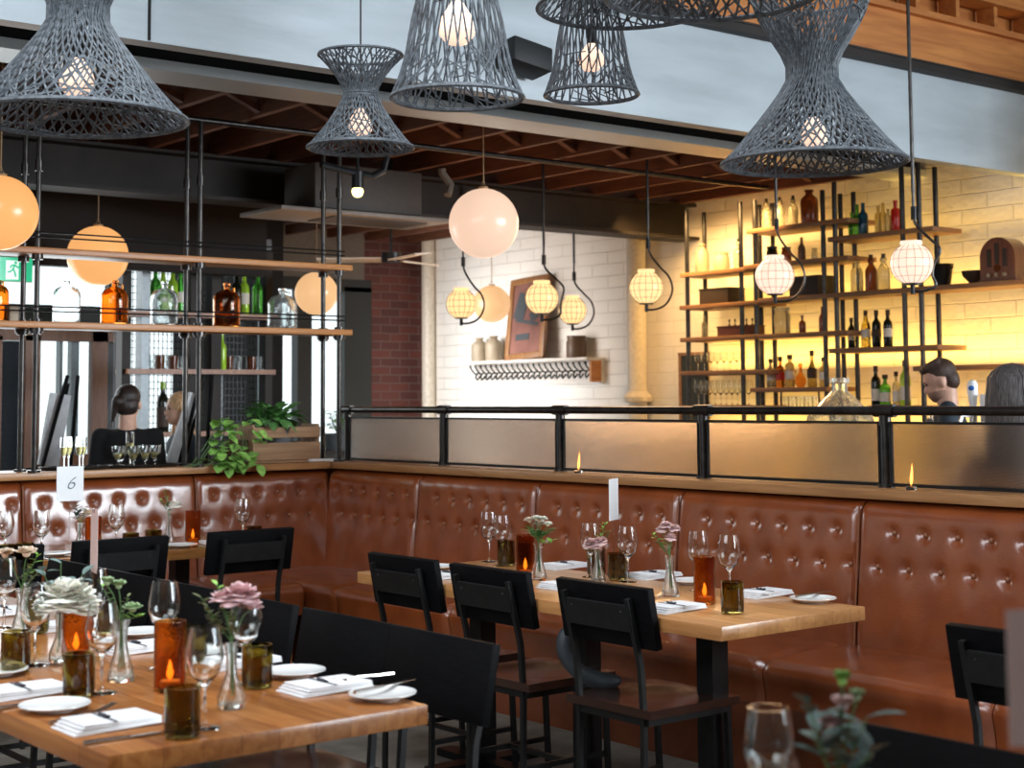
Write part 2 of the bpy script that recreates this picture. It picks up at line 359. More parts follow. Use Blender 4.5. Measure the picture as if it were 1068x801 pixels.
# ------------------------------------------------------------------ room shell
sbox('floor', (-5, -5, -.1), (14.2, 15.5, 0), 'floor_concrete')
WX = 9.4; YB = 13.2
sbox('wall_right', (WX, 4.6, 0), (WX+.3, YB+.3, 3.6), 'white_brick')
xb = onY(380, 400, YB).x
sbox('wall_back', (xb, YB, 0), (WX, YB+.3, 3.6), 'red_brick')
ceil = sbox('ceiling', (-1, 6.4, 3.36), (WX+.3, 14.5, 3.42), 'ceiling_board')
for i in range(26):
    x = 3.88 - 8*.485 + i*.485
    if x > 9.3: break
    o = obj('joist', MB().box((x, 10.7, 3.23), (.045, 7.2, .26)), 'joist_wood', ceil)
    if x+.485 < 9.35:
        b = MB(); a0 = Vector((x+.0, 7.72, 3.33)); a1 = Vector((x+.485, 7.72, 3.125)); d = a1-a0
        b.box((a0+a1)/2, (d.length, .05, .035), Euler((0, math.atan2(-d.z, d.x), 0)))
        b.box((a0+a1)/2+Vector((0, .06, 0)), (d.length, .05, .035), Euler((0, -math.atan2(-d.z, d.x), 0)))
        obj('herringbone_brace', b, 'joist_wood', ceil)
# steel beam with flange, and the painted fascia hanging in front of it
bm1 = struct('trim_1', MB().box((4.2, 6.95, 3.095), (10.5, .30, .05)).box((4.2, 6.97, 3.4), (10.5, .04, .6)), 'flange_metal')
pbox('flange_web_shadow_board', (-1.05, 6.9, 3.13), (9.4, 6.95, 3.6), 'gap_black', bm1)  # black board added as the shade on the web above the flange
zt = 3.52
fas = struct('trim_2', MB().box((3.35, 5.95, 3.245), (15.3, .10, .55)), 'beam_paint')
j = onY(155.5, 20, 5.9)
pbox('plank_joint', (j.x-.006, 5.895, 2.975), (j.x+.006, 5.905, 3.52), 'gap_black', fas)
struct('trim_3', MB().box((3.35, 5.92, 3.545), (15.3, .20, .05)).box((3.35, 5.86, 3.575), (15.3, .10, .012)), 'dark_steel')
struct('trim_4', MB().box((3.35, 5.95, 3.74), (15.3, .06, .32)), 'ply_wood')
struct('trim_5', MB().box((3.35, 5.93, 3.915), (15.3, .12, .04)), 'ply_wood')
sbox('wall_upper', (-4.3, 6.16, 3.58), (11, 6.2, 5.0), 'ply_wood')
stud = MB()
for i in range(40):
    stud.box((-1+i*.44, 6.06, 4.03), (.04, .14, .2))
stud.box((3.35, 6.03, 4.17), (15.3, .18, .08))
for i in range(40): stud.box((-1+i*.44+.1, 6.06, 4.35), (.04, .14, .28))
stud.box((3.35, 6.03, 4.53), (15.3, .18, .08))
struct('trim_6', stud, 'ply_wood')
# dark riveted beam across the back room
sb = MB().box((4.2, 9.3, 2.96), (10.4, .05, .28)).box((4.2, 9.25, 2.81), (10.4, .26, .025)).box((4.2, 9.25, 3.095), (10.4, .2, .02))
struct('trim_7', sb, 'dark_steel')
# bulkhead behind left shelf
a = onY(0, 260, 10.0); c_ = onY(278, 260, 10.0)
sbox('wall_bulkhead', (a.x-1.5, 10.0, 2.38), (c_.x, 10.1, 3.3), 'dark_wall')
# enclosing shell behind the camera
sbox('wall_left', (-4.3, -5, 0), (-4.1, 15, 5), 'plaster')
sbox('wall_front', (-4.3, -5.2, 0), (14, -5, 5), 'plaster')
sbox('ceiling_front', (-4.3, -5, 5.0), (14, 6.2, 5.1), 'ceiling_board')
sbox('wall_side', (14.0, -5, 0), (14.2, 6.2, 5), 'plaster')

# far left glazing wall (Y = 12) with door, frames, glass
YW = 11.6
def px_(px, Y=YW): return onY(px, 400, Y).x
def zy(px, py, Y=YW): return onY(px, py, Y).z
wx0 = px_(-60); wx1 = px_(279)
struct('wall_far', MB().box(((wx0-6+wx0)/2, YW+.1, 1.6), (6, .2, 3.4)).box(((wx0+wx1)/2, YW+.1, 3.05), (wx1-wx0, .2, .7)), 'dark_wall')
def frame_bar(b, px0, py0, px1, py1, dpt=.08, Y=YW):
    x0, x1 = px_(px0, Y), px_(px1, Y); z1, z0 = zy((px0+px1)/2, py0, Y), zy((px0+px1)/2, py1, Y)
    b.box(((x0+x1)/2, Y, (z0+z1)/2), (abs(x1-x0), dpt, abs(z1-z0)))
b = MB()
for q in ((-40, 318, 128, 346), (110, 250, 128, 520), (128, 250, 134, 520), (-10, 250, -2, 520)): frame_bar(b, *q)
struct('window_1', b, 'window_frame_black')
b = MB()
for q in ((94, 346, 110, 520), (-5, 344, 128, 356), (38, 474, 96, 520), (-20, 350, 0, 520), (24, 350, 40, 520)): frame_bar(b, *q, Y=YW-.1)
dr = struct('door_1', b, 'door_wood')
x0, x1 = px_(0, YW-.1), px_(14, YW-.1)
pbox('door_panel', (px_(-20, YW-.1), YW-.13, .9), (px_(26, YW-.1), YW-.1, zy(0, 356)), 'chalk_dark', dr)
b = MB()
for q in ((72, 356, 80, 474), (60, 356, 63, 474)): frame_bar(b, *q)
obj('mullion', b, 'window_frame_grey', dr)
b = MB()
for q in ((143, 250, 151, 520), (222, 345, 230, 520), (271, 250, 280, 520)): frame_bar(b, *q, Y=YW-.05)
struct('window_2', b, 'window_frame_grey')
# windows near the brick wall
b = MB()
for q in ((272, 220, 280, 540), (307, 300, 322, 540), (356, 300, 384, 540), (276, 468, 384, 540), (272, 290, 384, 303)): frame_bar(b, *q, Y=13.25, dpt=.12)
struct('window_3', b, 'window_frame_black')
sbox('wall_lintel', (px_(272, 13.25), 13.2, zy(330, 290, 13.25)), (xb, 13.4, 3.6), 'plaster_dark')
sbox('wall_far_side', (wx1, YW, 0), (wx1+.15, 13.4, 3.6), 'dark_wall')
# street outside: pale buildings
sbox('ground_outside', (0, 15.5, -.15), (20, 26, -.05), 'exterior_grey')
sbox('wall_outside', (5.2, 18.0, 0), (5.5, 18.2, 3.2), 'exterior_grey')

# column in the corner of the white wall
p = onX(665, 400, 9.28); cz = onX(665, 420, 9.28).z
struct('trim_8', MB().cyl((9.28, p.y, .0), (9.28, p.y, 3.0), .085, seg=20).lathe([(.085, cz), (.125, cz+.01), (.13, cz+.05), (.10, cz+.08), (.085, cz+.10)], (9.28, p.y, 0), 20), 'column_paint')
p = onX(447, 400, 9.33)
struct('trim_9', MB().cyl((9.33, p.y, 0), (9.33, p.y, 3.3), .07, seg=16), 'column_paint')

# ------------------------------------------------------------------ banquettes
def tuft(u, z, us, zrows):
    n = 0
    for zr, off in zrows:
        for ub in off:
            r2 = (u-ub)**2+(z-zr)**2
            if r2 < .01: n -= .019*math.exp(-r2/.00038)+.004*math.exp(-r2/.003)
    return n
def back_panel(u0, u1, z0, z1, f, rows, lean):
    b = MB(); nu = max(8, int((u1-u0)/.016)); nz = 38; G = []
    for i in range(nu+1):
        col = []
        for k in range(nz+1):
            u = u0+(u1-u0)*i/nu; t = k/nz; z = z0+(z1-z0)*t
            e = min(u-u0, u1-u)
            n = (.052+.023*(1-math.exp(-max(e, 0)/.010))) * (1-math.exp(-(z1-z)/.016) if z < z1 else 0) + tuft(u, z, None, rows)
            n += .006*math.sin(u*23+z*7)*math.exp(-((z-.62)/.12)**2)
            for zr, off in rows:                      # soft vertical pulls above and below the buttons
                for ub in off:
                    if abs(u-ub) < .05: n -= .002*math.exp(-((u-ub)/.008)**2)*math.exp(-((z-zr)/.09)**2)
            col.append(b.b.verts.new(f(u, n - lean*t, z)))
        G.append(col)
    for i in range(nu):
        for k in range(nz): b.b.faces.new((G[i][k], G[i+1][k], G[i+1][k+1], G[i][k+1]))
    base = [[b.b.verts.new(f(u, -.075, z)) for z in (z0, z1)] for u in (u0, u1)]
    b.b.faces.new([G[i][nz] for i in range(nu+1)] + [base[1][1], base[0][1]])
    b.b.faces.new([G[0][k] for k in range(nz+1)] + [base[0][1], base[0][0]])
    b.b.faces.new([G[nu][k] for k in range(nz, -1, -1)] + [base[1][0], base[1][1]])
    return b
def seat_cushion(u0, u1, f, depth, zt, zb):
    b = MB(); nu = 40; prof = []
    for k in range(9): t = k/8; prof.append((depth*(t), zt + .012*math.sin(math.pi*t)))          # top from back to front
    rr = .055
    for k in range(1, 9): a_ = math.pi/2*k/8; prof.append((depth+rr*math.sin(a_), zt-rr+rr*math.cos(a_)))
    for k in range(1, 5): prof.append((depth+rr-.018*math.sin(math.pi*k/8), zt-rr-(zt-rr-zb)*k/4))
    prof.append((0, zb)); rows = []
    for i in range(nu+1):
        u = u0+(u1-u0)*i/nu; e = min(u-u0, u1-u); s_ = 1-math.exp(-e/.012)
        rows.append([b.b.verts.new(f(u, n*(.97+.03*s_), zb+(z-zb)*(.90+.10*s_))) for n, z in prof])
    for r0, r1 in zip(rows, rows[1:]):
        for k in range(len(prof)-1): b.b.faces.new((r0[k], r0[k+1], r1[k+1], r1[k]))
    b.b.faces.new(rows[0]); b.b.faces.new(rows[-1][::-1])
    return b
def banquette(label, f, seams, rowdef, lean, depth, loc, seatseams):
    root = thing('banquette', label, 'bench')
    for (u0, u1), rows in zip(zip(seams, seams[1:]), rowdef):
        bp = obj('back_panel', back_panel(u0+.003, u1-.003, .44, 1.045, f, rows, lean), 'leather', root)
        for zr, off in rows:
            for ub in off:
                t = (zr-.44)/.605; q = f(ub, .075-.018-lean*t, zr)
                obj('button', MB().ell(q, (.011, .011, .011), 8), 'leather_piping', bp)
    for u in seams[1:-1]:
        obj('piping', MB().tube([f(u, .066 - lean*(z-.44)/.605, z) for z in (.47, .6, .75, .9, 1.0, 1.02)], .004, 5), 'leather_piping', root)
    for u0, u1 in zip(seatseams, seatseams[1:]):
        obj('seat_cushion', seat_cushion(u0+.002, u1-.002, f, depth, .475, .30), 'leather', root)
    return root
XR, YL = 4.96, 7.93
fR = lambda u, n, z: Vector((XR-n, u, z))
fL = lambda u, n, z: Vector((u, YL-n, z))
def rows_for(u0, u1, start, sp=.145):
    def rr(off): 
        out = []; x = u0+off
        while x < u1-.05: out.append(x); x += sp
        return out
    return [(.925, rr(start)), (.79, rr(start+sp/2 if start < .09 else start-sp/2))]
seR = [1.0, 1.94, 2.94, 3.945, 4.96, 5.97, 6.985, 7.925]
rdR = [rows_for(a_, b_, .11) for a_, b_ in zip(seR, seR[1:])]
bq1 = banquette('long brown leather banquette under the glass screen, running to the right edge', fR, seR, rdR, .06, .50, (0, 0, 0), [1.0, 2.0, 3.0, 4.0, 5.0, 6.0, 7.0, 7.90])
pbox('base', (4.50, 1.0, .0), (5.0, 7.82, .30), 'leather', bq1)
seL = [1.06, 2.06, 3.07, 4.07, 4.955]
rdL = [rows_for(a_, b_, .11, .14) for a_, b_ in zip(seL, seL[1:])]
bq2 = banquette('brown leather banquette with silvery window glare, below the bottle shelves', fL, seL, rdL, .06, .62, (0, 0, 0), [1.06, 2.06, 3.07, 3.9, 4.40])
pbox('base', (1.06, 7.38, .0), (4.38, 7.95, .30), 'ply_wood', bq2)

# ledges behind banquettes and the pipe rail with reeded glass
lg = MB().box((5.13, 4.45, 1.07), (.34, 7.1, .04), bev=.004)
tag(obj('ledge', lg, 'ledge_wood'), 'wooden ledge along the top of the long right banquette', 'ledge')
lg = MB().box((2.9, 8.06, 1.07), (4.1, .32, .04), bev=.004)
tag(obj('ledge', lg, 'ledge_wood_x'), 'wooden ledge behind the left banquette, carrying trays and the crate', 'ledge')
struct('wall_low_right', MB().box((5.17, 4.45, .525), (.22, 7.0, 1.05)), 'bar_front')
struct('wall_low_left', MB().box((3.06, 8.12, .525), (4.4, .20, 1.05)), 'bar_front')
RX = 5.11; posts = [7.96, 6.965, 5.963, 4.955, 3.93, 2.92, 1.91]
rail = thing('glass_screen', 'black pipe rail with frosted reeded glass panels above the right banquette', 'screen', (RX, 5, 1.09))
o = obj('rail', MB().tube([(0, 7.96-5, -.01), (0, 7.96-5, .27), (0, 7.945-5, .30), (0, 7.92-5, .31), (0, 1.5-5, .31)], .019, 10), 'pipe_metal', rail)
for y in posts:
    obj('post', MB().cyl((0, y-5, 0), (0, y-5, .31), .018, seg=12).cyl((0, y-5, .0), (0, y-5, .012), .035, seg=14).cyl((0, y-5, .25), (0, y-5, .29), .025, seg=12).cyl((0, y-5-.05, .31), (0, y-5+.05, .31), .026, seg=12), 'pipe_metal', rail)
for ya, yb in zip(posts, posts[1:]):
    a_, b_ = yb-5+.03, ya-5-.03; m_ = (a_+b_)/2; l_ = b_-a_
    fr = obj('panel_frame', MB().box((0, m_, .262), (.014, l_, .010)).box((0, m_, .012), (.02, l_, .014)).box((0, a_, .137), (.014, .01, .25)).box((0, b_, .137), (.014, .01, .25)), 'black_metal', rail)
    obj('reeded_glass', MB().box((0, m_, .137), (.006, l_-.01, .24)), 'reeded_glass', fr)

# ------------------------------------------------------------------ tables
def table(label, x0, x1, y0, y1, legs, mat, end_axis='y'):
    cx_, cy_ = (x0+x1)/2, (y0+y1)/2
    t = thing('dining_table', label, 'table', (cx_, cy_, 0))
    obj('tabletop', MB().box((0, 0, .7375), (x1-x0, y1-y0, .045), bev=.003), mat, t)
    for lx, ly in legs:
        obj('pedestal', MB().box((lx-cx_, ly-cy_, .37), (.075, .075, .69)).box((lx-cx_, ly-cy_, .708), (.36, .36, .012)).box((lx-cx_, ly-cy_, .015), (.52, .08, .03)).box((lx-cx_, ly-cy_, .015), (.08, .52, .03)), 'black_metal', t)
    return t
table('long oak dining table in the left foreground, crowded with glasses and candles', 1.312, 2.092, 2.917, 6.0, [(1.62, 3.62), (1.7, 5.3)], 'oak_table')
table('oak dining table beside the right banquette, three chairs on its near side', 3.468, 4.16, 3.30, 5.33, [(3.82, 3.68), (3.82, 4.95), (3.82, 4.32)], 'oak_light')
table('oak dining table set along the left banquette, bearing the number card', 1.6, 3.83, 6.65, 7.33, [(2.1, 6.95), (3.50, 6.98)], 'oak_table_x')
table('dark oak dining table in the bottom right foreground, mostly out of frame', 1.38, 2.12, .2, 1.98, [(1.75, 1.0)], 'oak_table')

# ------------------------------------------------------------------ chairs (built facing +x; back at x = 0)
def chair(label, x, y, rz, group='black wooden dining chairs with steel frames'):
    t = thing('dining_chair', label, 'chair', (x, y, 0), rz)
    t['group'] = group
    tl = R(11)
    def panel():
        return MB().box((-.0, 0, .756), (.028, .45, .200), Euler((0, -tl, 0)), bev=.003)
    cpart('ch_panel', 'backrest', panel, 'black_wood', t)
    def posts_(s):
        return lambda: MB().tube([(.005, s*.155, 0), (.012, s*.155, .43), (.0, s*.155, .60), (-.055, s*.155, .82)], .0125, 4)
    for s in (-1, 1): cpart(('ch_post', s), 'leg', posts_(s), 'chair_metal', t)
    for s in (-1, 1): cpart(('ch_fleg', s), 'leg', lambda: MB().tube([(.40, s*.17, 0), (.38, s*.17, .43)], .0125, 4), 'chair_metal', t)
    cpart('ch_plate', 'back_plate', lambda: MB().box((-.042, 0, .755), (.012, .31, .085), Euler((0, -tl, 0))).ell((-.05, -.12, .775), (.005, .005, .005), 6).ell((-.05, .12, .775), (.005, .005, .005), 6), 'chair_metal', t)
    def seat():
        b = MB(); G = []; n = 16
        for i in range(n+1):
            row = []
            for k in range(n+1):
                u, v = i/n*2-1, k/n*2-1; r = math.hypot(u*.95, v)
                row.append(b.b.verts.new((.20+u*.205, v*.205, .468 - .014*max(0, 1-(r/.85)**2) - .004*max(0, r-1.1))))
            G.append(row)
        B = [[b.b.verts.new((.20+(i/n*2-1)*.205, (k/n*2-1)*.205, .44)) for k in range(n+1)] for i in range(n+1)]
        for i in range(n):
            for k in range(n):
                b.b.faces.new((G[i][k], G[i+1][k], G[i+1][k+1], G[i][k+1])); b.b.faces.new((B[i][k], B[i][k+1], B[i+1][k+1], B[i+1][k]))
        for i in range(n):
            b.b.faces.new((G[i][0], B[i][0], B[i+1][0], G[i+1][0])); b.b.faces.new((G[i][n], G[i+1][n], B[i+1][n], B[i][n]))
            b.b.faces.new((G[0][i], G[0][i+1], B[0][i+1], B[0][i])); b.b.faces.new((G[n][i], B[n][i], B[n][i+1], G[n][i+1]))
        return b
    cpart('ch_seat', 'seat', seat, 'dark_seat_wood', t)
    cpart('ch_frame', 'seat_frame', lambda: MB().box((.20, .17, .425), (.38, .02, .022)).box((.20, -.17, .425), (.38, .02, .022)).box((.385, 0, .425), (.02, .34, .022)).box((.015, 0, .425), (.02, .31, .022)), 'chair_metal', t)
    cpart('ch_str', 'stretcher', lambda: MB().box((.20, .162, .17), (.39, .014, .018)).box((.20, -.162, .17), (.39, .014, .018)).box((.20, 0, .17), (.014, .32, .018)), 'chair_metal', t)
    return t
for y, lb in ((3.785, 'black chair at the oak table by the right banquette, nearest the camera'), (4.395, 'black chair at the oak table by the right banquette, middle one of three'), (4.94, 'black chair at the oak table by the right banquette, farthest of three')):
    chair(lb, 3.44, y, 0)
for y, lb in ((3.25, 'black chair facing the near table at its right end, closest to the frame bottom'), (3.70, 'black chair facing the near table, second along from its right end'), (4.21, 'black chair facing the near table, behind the pink bouquet'),
              (4.66, 'black chair facing the near table, behind the tall tumbling wine glass'), (5.13, 'black chair facing the near table, behind the thin table card'), (5.6, 'black chair facing the near table, last one at its far end')):
    chair(lb, 2.36, y, math.pi)
for x, lb in ((3.59, 'black chair with its back to camera, at the right end of the left table'), (2.94, 'black chair with its back to camera, in front of the middle of the left table'), (2.36, 'black chair with its back to camera, cut by the left frame edge')):
    chair(lb, x, 6.44, math.pi/2)
chair('black chair at the right frame edge, in front of the banquette seat', 3.52, 2.28, 0)
chair('black chair low in the right foreground, only its top edge in view', 2.31, 1.63, math.pi)

# ------------------------------------------------------------------ woven pendant lamps
def woven(label, px, py, d, prof, top_r=None, nst=44, bulb=(0, .10), cord=1.6, seed=1, bh=.05, br=.04, twist=1.15):
    """prof: list of (radius, height above the bottom rim), px/py the centre of the bottom rim."""
    rnd = random.Random(seed); p = dep(px, py, d)
    t = thing('woven_pendant_lamp', label, 'lamp', p)
    def rad(h):
        for (r0, h0), (r1, h1) in zip(prof, prof[1:]):
            if h <= h1: u = (h-h0)/(h1-h0); return r0+(r1-r0)*u
        return prof[-1][0]
    hs = prof[-1][1]; wi = min(range(len(prof)), key=lambda i: prof[i][0]); hw = prof[wi][1]
    b = MB(); th = .0036 if prof[0][0] > .25 else .0030
    def pt(a, h, o=0): r = rad(h)+o; return (r*math.cos(a), r*math.sin(a), h)
    for sg in (-1, 1):
        for k in range(nst):
            a0 = 2*math.pi*(k+rnd.uniform(-.07, .07))/nst; tw = twist*sg*rnd.uniform(.95, 1.05); n = 12
            b.tube([pt(a0+tw*(i/n), hs*i/n, sg*.001) for i in range(n+1)], th, 4, caps=False)
    # wild weave towards the rims
    for lo, hi, cnt in ((0, .30*hs, nst*2), (.78*hs, hs, nst if hs > hw+.05 else 0)):
        for k in range(cnt):
            a0 = rnd.uniform(0, 6.283); da = rnd.uniform(.25, .7)*rnd.choice((-1, 1)); h0, h1 = rnd.uniform(lo, hi), rnd.uniform(lo, hi)
            if rnd.random() < .5: h0 = lo if lo == 0 else hi
            b.tube([pt(a0+da*i/6, h0+(h1-h0)*i/6, .002) for i in range(7)], th*.9, 4, caps=False)
    rings = [(0, .0075), (.004, .005), (hs, .006)] + ([(hw-.012, .004), (hw, .005), (hw+.012, .004)] if 0 < wi < len(prof)-1 else [])
    for h, rr in rings: b.tube([pt(2*math.pi*i/40, h) for i in range(40)], rr, 5, closed=True)
    obj('shade', b, 'rattan', t)
    bz = bulb[1]
    obj('bulb', MB().lathe([(0, -bh), (br*.55, -bh*.85), (br*.95, -bh*.4), (br, 0), (br*.85, bh*.45), (br*.45, bh*1.05), (br*.3, bh*1.3), (0, bh*1.32)], (0, 0, bz), 16), 'bulb_glow', t)
    obj('socket', MB().cyl((0, 0, bz+bh*1.25), (0, 0, bz+bh*1.25+.06), .017, seg=12), 'black_metal', t)
    obj('cord', MB().cyl((0, 0, bz+bh*1.25+.06), (0, 0, max(cord, hs+.3)), .004, seg=6), 'pipe_metal', t)
    obj('spokes', MB().tube([(-rad(hs*.55), 0, hs*.55), (rad(hs*.55), 0, hs*.55)], .002, 4).tube([(0, -rad(hs*.55), hs*.55), (0, rad(hs*.55), hs*.55)], .002, 4), 'black_metal', t)
    return t
def P_(prof, d): return [(r*d/1600, h*d/1600) for r, h in prof]
big = [(100, 0), (81, 18), (62, 40), (47, 58), (39, 68), (29, 82), (25, 93), (28, 103), (34, 116), (47, 135), (58, 155), (64, 172)]
woven('big black woven hourglass pendant in the top left corner', 80, 124, 5.0, P_([(r*1.14, h*1.2) for r, h in big], 5.0), nst=60, bulb=(0, .125), seed=2, bh=.058, br=.058)
woven('big grey woven hourglass pendant hanging at the upper right', 849, 170, 5.5, P_([(r*.96, h*1.02) for r, h in big], 5.5), nst=60, bulb=(0, .10), seed=3, bh=.052, br=.05)
sm = [(55, 0), (46, 10), (34, 26), (24, 42), (17, 58), (17, 62), (22, 72), (31, 86), (44, 100)]
woven('small woven hourglass pendant, whole shape in view under the painted beam', 376, 154, 6.0, P_([(r, h*.98) for r, h in sm], 6.0), nst=40, bulb=(0, .09), seed=4, bh=.052, br=.048)
cone = [(69, 0), (60, 22), (54, 42), (49, 75), (43, 100), (36, 135), (28, 170), (26, 182), (34, 200)]
woven('tall woven cone pendant left of the black speaker', 477, 102, 5.0, P_(cone, 5.0), nst=30, bulb=(0, .235), seed=5, bh=.065, br=.062, twist=.5)
woven('narrow woven cone pendant right of the black speaker', 617, 99, 6.0, P_([(r*.71, h*.80) for r, h in cone], 6.0), nst=28, bulb=(0, .14), seed=6, bh=.05, br=.052, twist=.5)
woven('wide woven pendant cut by the top edge, left of the pair of dark rims', 652, 8, 5.6, P_([(r*.92, h*1.1) for r, h in big], 5.6), nst=44, seed=7)
woven('wide woven pendant cut by the top edge, touching the upper right hourglass', 742, -6, 4.4, P_([(r*1.12, h*1.2) for r, h in big], 4.4), nst=48, seed=8)

# ------------------------------------------------------------------ globe and cage pendants
def globe(label, px, py, rpx, d, mat, top):
    p = dep(px, py, d); r = rpx*d/F; t = thing('globe_pendant_lamp', label, 'lamp', p)
    obj('globe', MB().ell((0, 0, 0), (r, r, r), 36), mat, t)
    obj('cord', MB().cyl((0, 0, r*1.12), (0, 0, top-p.z), .004, seg=6), 'wire_tan', t)
    obj('cap', MB().cyl((0, 0, r*.97), (0, 0, r*1.05), .03, seg=14).tube([(.02, 0, r), (0, 0, r*1.3), (-.02, 0, r)], .002, 4), 'wire_tan', t)
globe('orange globe pendant cut by the left frame edge', 0, 222, 39, 7.5, 'globe_orange', 3.6)
globe('orange globe pendant behind the shelf, left of the brown demijohns', 102, 267, 31.5, 9.9, 'globe_orange', 3.362)
globe('largest white globe pendant, glowing pinkish in the middle of the room', 504.5, 233, 36.5, 9.3, 'globe_pink', 3.362)
globe('peach globe pendant seen behind the right end of the bottle shelf', 330, 306, 22.5, 11.5, 'globe_peach', 3.362)
globe('small peach globe pendant in front of the white brick wall', 513, 317, 19.5, 14.2, 'globe_peach', 3.362)
def cage_lamp(label, px, py, rpx, d, mat, top, rod_py, out=1.5, sx=(.74, -.67)):
    p = dep(px, py, d); r = rpx*d/F; t = thing('cage_pendant_lamp', label, 'lamp', p); k = d/F
    obj('globe', MB().lathe([(r*.50, r*1.08), (r*.52, r*.93)] + [(r*math.sin(a), r*math.cos(a)) for a in [R(28+i*11) for i in range(12)]] + [(r*.30, -r*.96), (0, -r*.97)], seg=28), mat, t)
    b = MB()
    for i in range(8):
        a = math.pi*i/8; b.tube([((r*1.025)*math.sin(q)*math.cos(a), (r*1.025)*math.sin(q)*math.sin(a), r*1.025*math.cos(q)) for q in [2*math.pi*j/28 for j in range(28)]], .0011*d/8, 4, closed=True)
    for h in (-.6, -.2, .2, .6): rr = r*1.025*math.sqrt(1-h*h); b.tube([(rr*math.cos(q), rr*math.sin(q), h*r*1.025) for q in [2*math.pi*j/28 for j in range(28)]], .0011*d/8, 4, closed=True)
    obj('cage', b, 'wire_tan', t)
    rod = (py-rod_py)*k; S = lambda s, z: (sx[0]*s*r, sx[1]*s*r, z)
    pts = [S(.15, top-p.z), S(.15, rod+.12), S(.15, rod), S(.3, rod-.3*(rod-r*.6)), S(.85, r*1.2), S(1.35, r*.65), S(out+.05, 0), S(out-.05, -r*.55), S(1.1, -r*1.05), S(.55, -r*1.3), S(.02, -r*1.32)]
    # smooth the bend
    def cr(P, n=5):
        out_ = [Vector(P[0]), Vector(P[1])]
        for i in range(1, len(P)-2):
            a, b_, c, e = [Vector(q) for q in P[i-1:i+3]]
            for j in range(1, n+1):
                u = j/n; out_.append(.5*((2*b_)+(c-a)*u+(2*a-5*b_+4*c-e)*u*u+(3*b_-a-3*c+e)*u**3))
        return out_+[Vector(P[-1])]
    P2 = [pts[0]]+pts[1:]
    obj('arm', MB().tube([pts[0], pts[1]], .010, 8).tube(cr([pts[1]]+pts[1:]+[pts[-1]]), .0075, 8), 'pipe_metal', t)
    obj('socket', MB().cyl((0, 0, -r*1.45), (0, 0, -r*.95), .012, seg=10).cyl((0, 0, -r*1.0), (0, 0, -r*.93), r*.42, seg=16), 'black_metal', t)
    obj('coupling', MB().cyl(S(.15, rod-.02), S(.15, rod+.05), .016, seg=10), 'black_metal', t)
cage_lamp('cage globe lamp hanging farthest left, overlapping the small peach globe', 481, 317, 15.5, 11.6, 'cage_warm', 3.36, 275)
cage_lamp('cage globe lamp hanging in front of the tilted picture', 565, 311, 17, 11.0, 'cage_warm', 3.36, 273, out=1.2)
cage_lamp('cage globe lamp hanging lower, just right of the tilted picture', 597, 324, 14.5, 12.4, 'cage_warm', 3.36, 290)
cage_lamp('cage globe lamp hanging in front of the pale column', 674, 300, 17.5, 10.7, 'cage_warm', 3.36, 256)
cage_lamp('cage globe lamp hanging before the left bottle racks of the bar', 808, 288, 20, 10.0, 'cage_white', 3.36, 236)
cage_lamp('cage globe lamp hanging farthest right, its rod crossing the painted beam', 951, 275, 22, 8.0, 'cage_white', 4.6, 225, out=1.0)

# pipe under the joists, speaker, spotlight, air conditioner, fan, exit sign
tag(obj('ceiling_pipe', MB().cyl((3.0, 7.9, 3.07), (8.9, 7.9, 3.07), .018, seg=10), 'pipe_metal'), 'dark conduit pipe running under the ceiling joists', 'pipe')
p = onY(549, 60, 5.78)
sp = thing('wall_speaker', 'black wall speaker on the painted beam between two woven cones', 'speaker', (p.x, 5.80, p.z))
obj('body', MB().box((0, 0, 0), (.25, .16, .13), Euler((R(-8), R(8), R(0))), bev=.012), 'speaker_black', sp)
obj('bracket', MB().box((0, .09, 0), (.05, .05, .06)), 'black_metal', sp)
p = dep(373, 200, 9.0)
sl = thing('spotlight', 'small spotlight with a yellow glowing bulb under black conduit', 'lamp', p)
obj('housing', MB().cyl((0, 0, .02), (0, 0, .12), .035, seg=14).cyl((0, 0, .12), (0, 0, .3), .01, seg=8), 'black_metal', sl)
obj('bulb', MB().ell((0, 0, 0), (.035, .035, .035), 12), 'spot_glow', sl)
obj('conduit', MB().tube([(-.25, 0, .14), (-.1, 0, .12), (.1, 0, .10), (.18, 0, .14), (.21, 0, .24), (.21, 0, 3.365-p.z)], .022, 8), 'black_metal', sl)
p0 = onY(300, 222, 8.7); p1 = onY(430, 236, 8.7)
ac = thing('air_conditioner', 'white ceiling cassette air conditioner behind the small woven pendant', 'air conditioner', ((p0.x+p1.x)/2, 8.75, 2.69))
obj('panel', MB().box((0, 0, 0), (1.35, .55, .03), bev=.006), 'ac_white', ac)
obj('grille', MB().box((.15, -.02, -.018), (.75, .34, .012)), 'ac_grey', ac)
obj('housing', MB().box((.06, .02, .18), (.86, .40, .30), bev=.01), 'ac_grey', ac)
obj('duct', MB().tube([(.72, -.1, .39), (.72, -.1, .36), (.78, -.12, .28), (.74, -.14, .2)], .028, 8), 'ac_white', ac)
p = dep(408, 271, 11.0)
fan = thing('ceiling_fan', 'white ceiling fan in front of the red brick wall', 'fan', p)
obj('motor', MB().cyl((0, 0, -.02), (0, 0, .05), .07, seg=18).cyl((0, 0, .05), (0, 0, 3.3-p.z), .010, seg=8), 'black_metal', fan)
for k in range(3):
    a = R(20+120*k); obj('blade', MB().box((.30*math.cos(a), .30*math.sin(a), 0), (.46, .12, .012), Euler((R(8), 0, a))), 'fan_white', fan)
p = onY(17, 281, 9.9)
ex = thing('exit_sign', 'green running man exit sign at the left frame edge', 'sign', (p.x, 9.9, p.z))
k = 9.9*1.05/F
obj('housing', MB().box((-.01, .03, 0), (.245, .05, .165)), 'white_paint', ex)
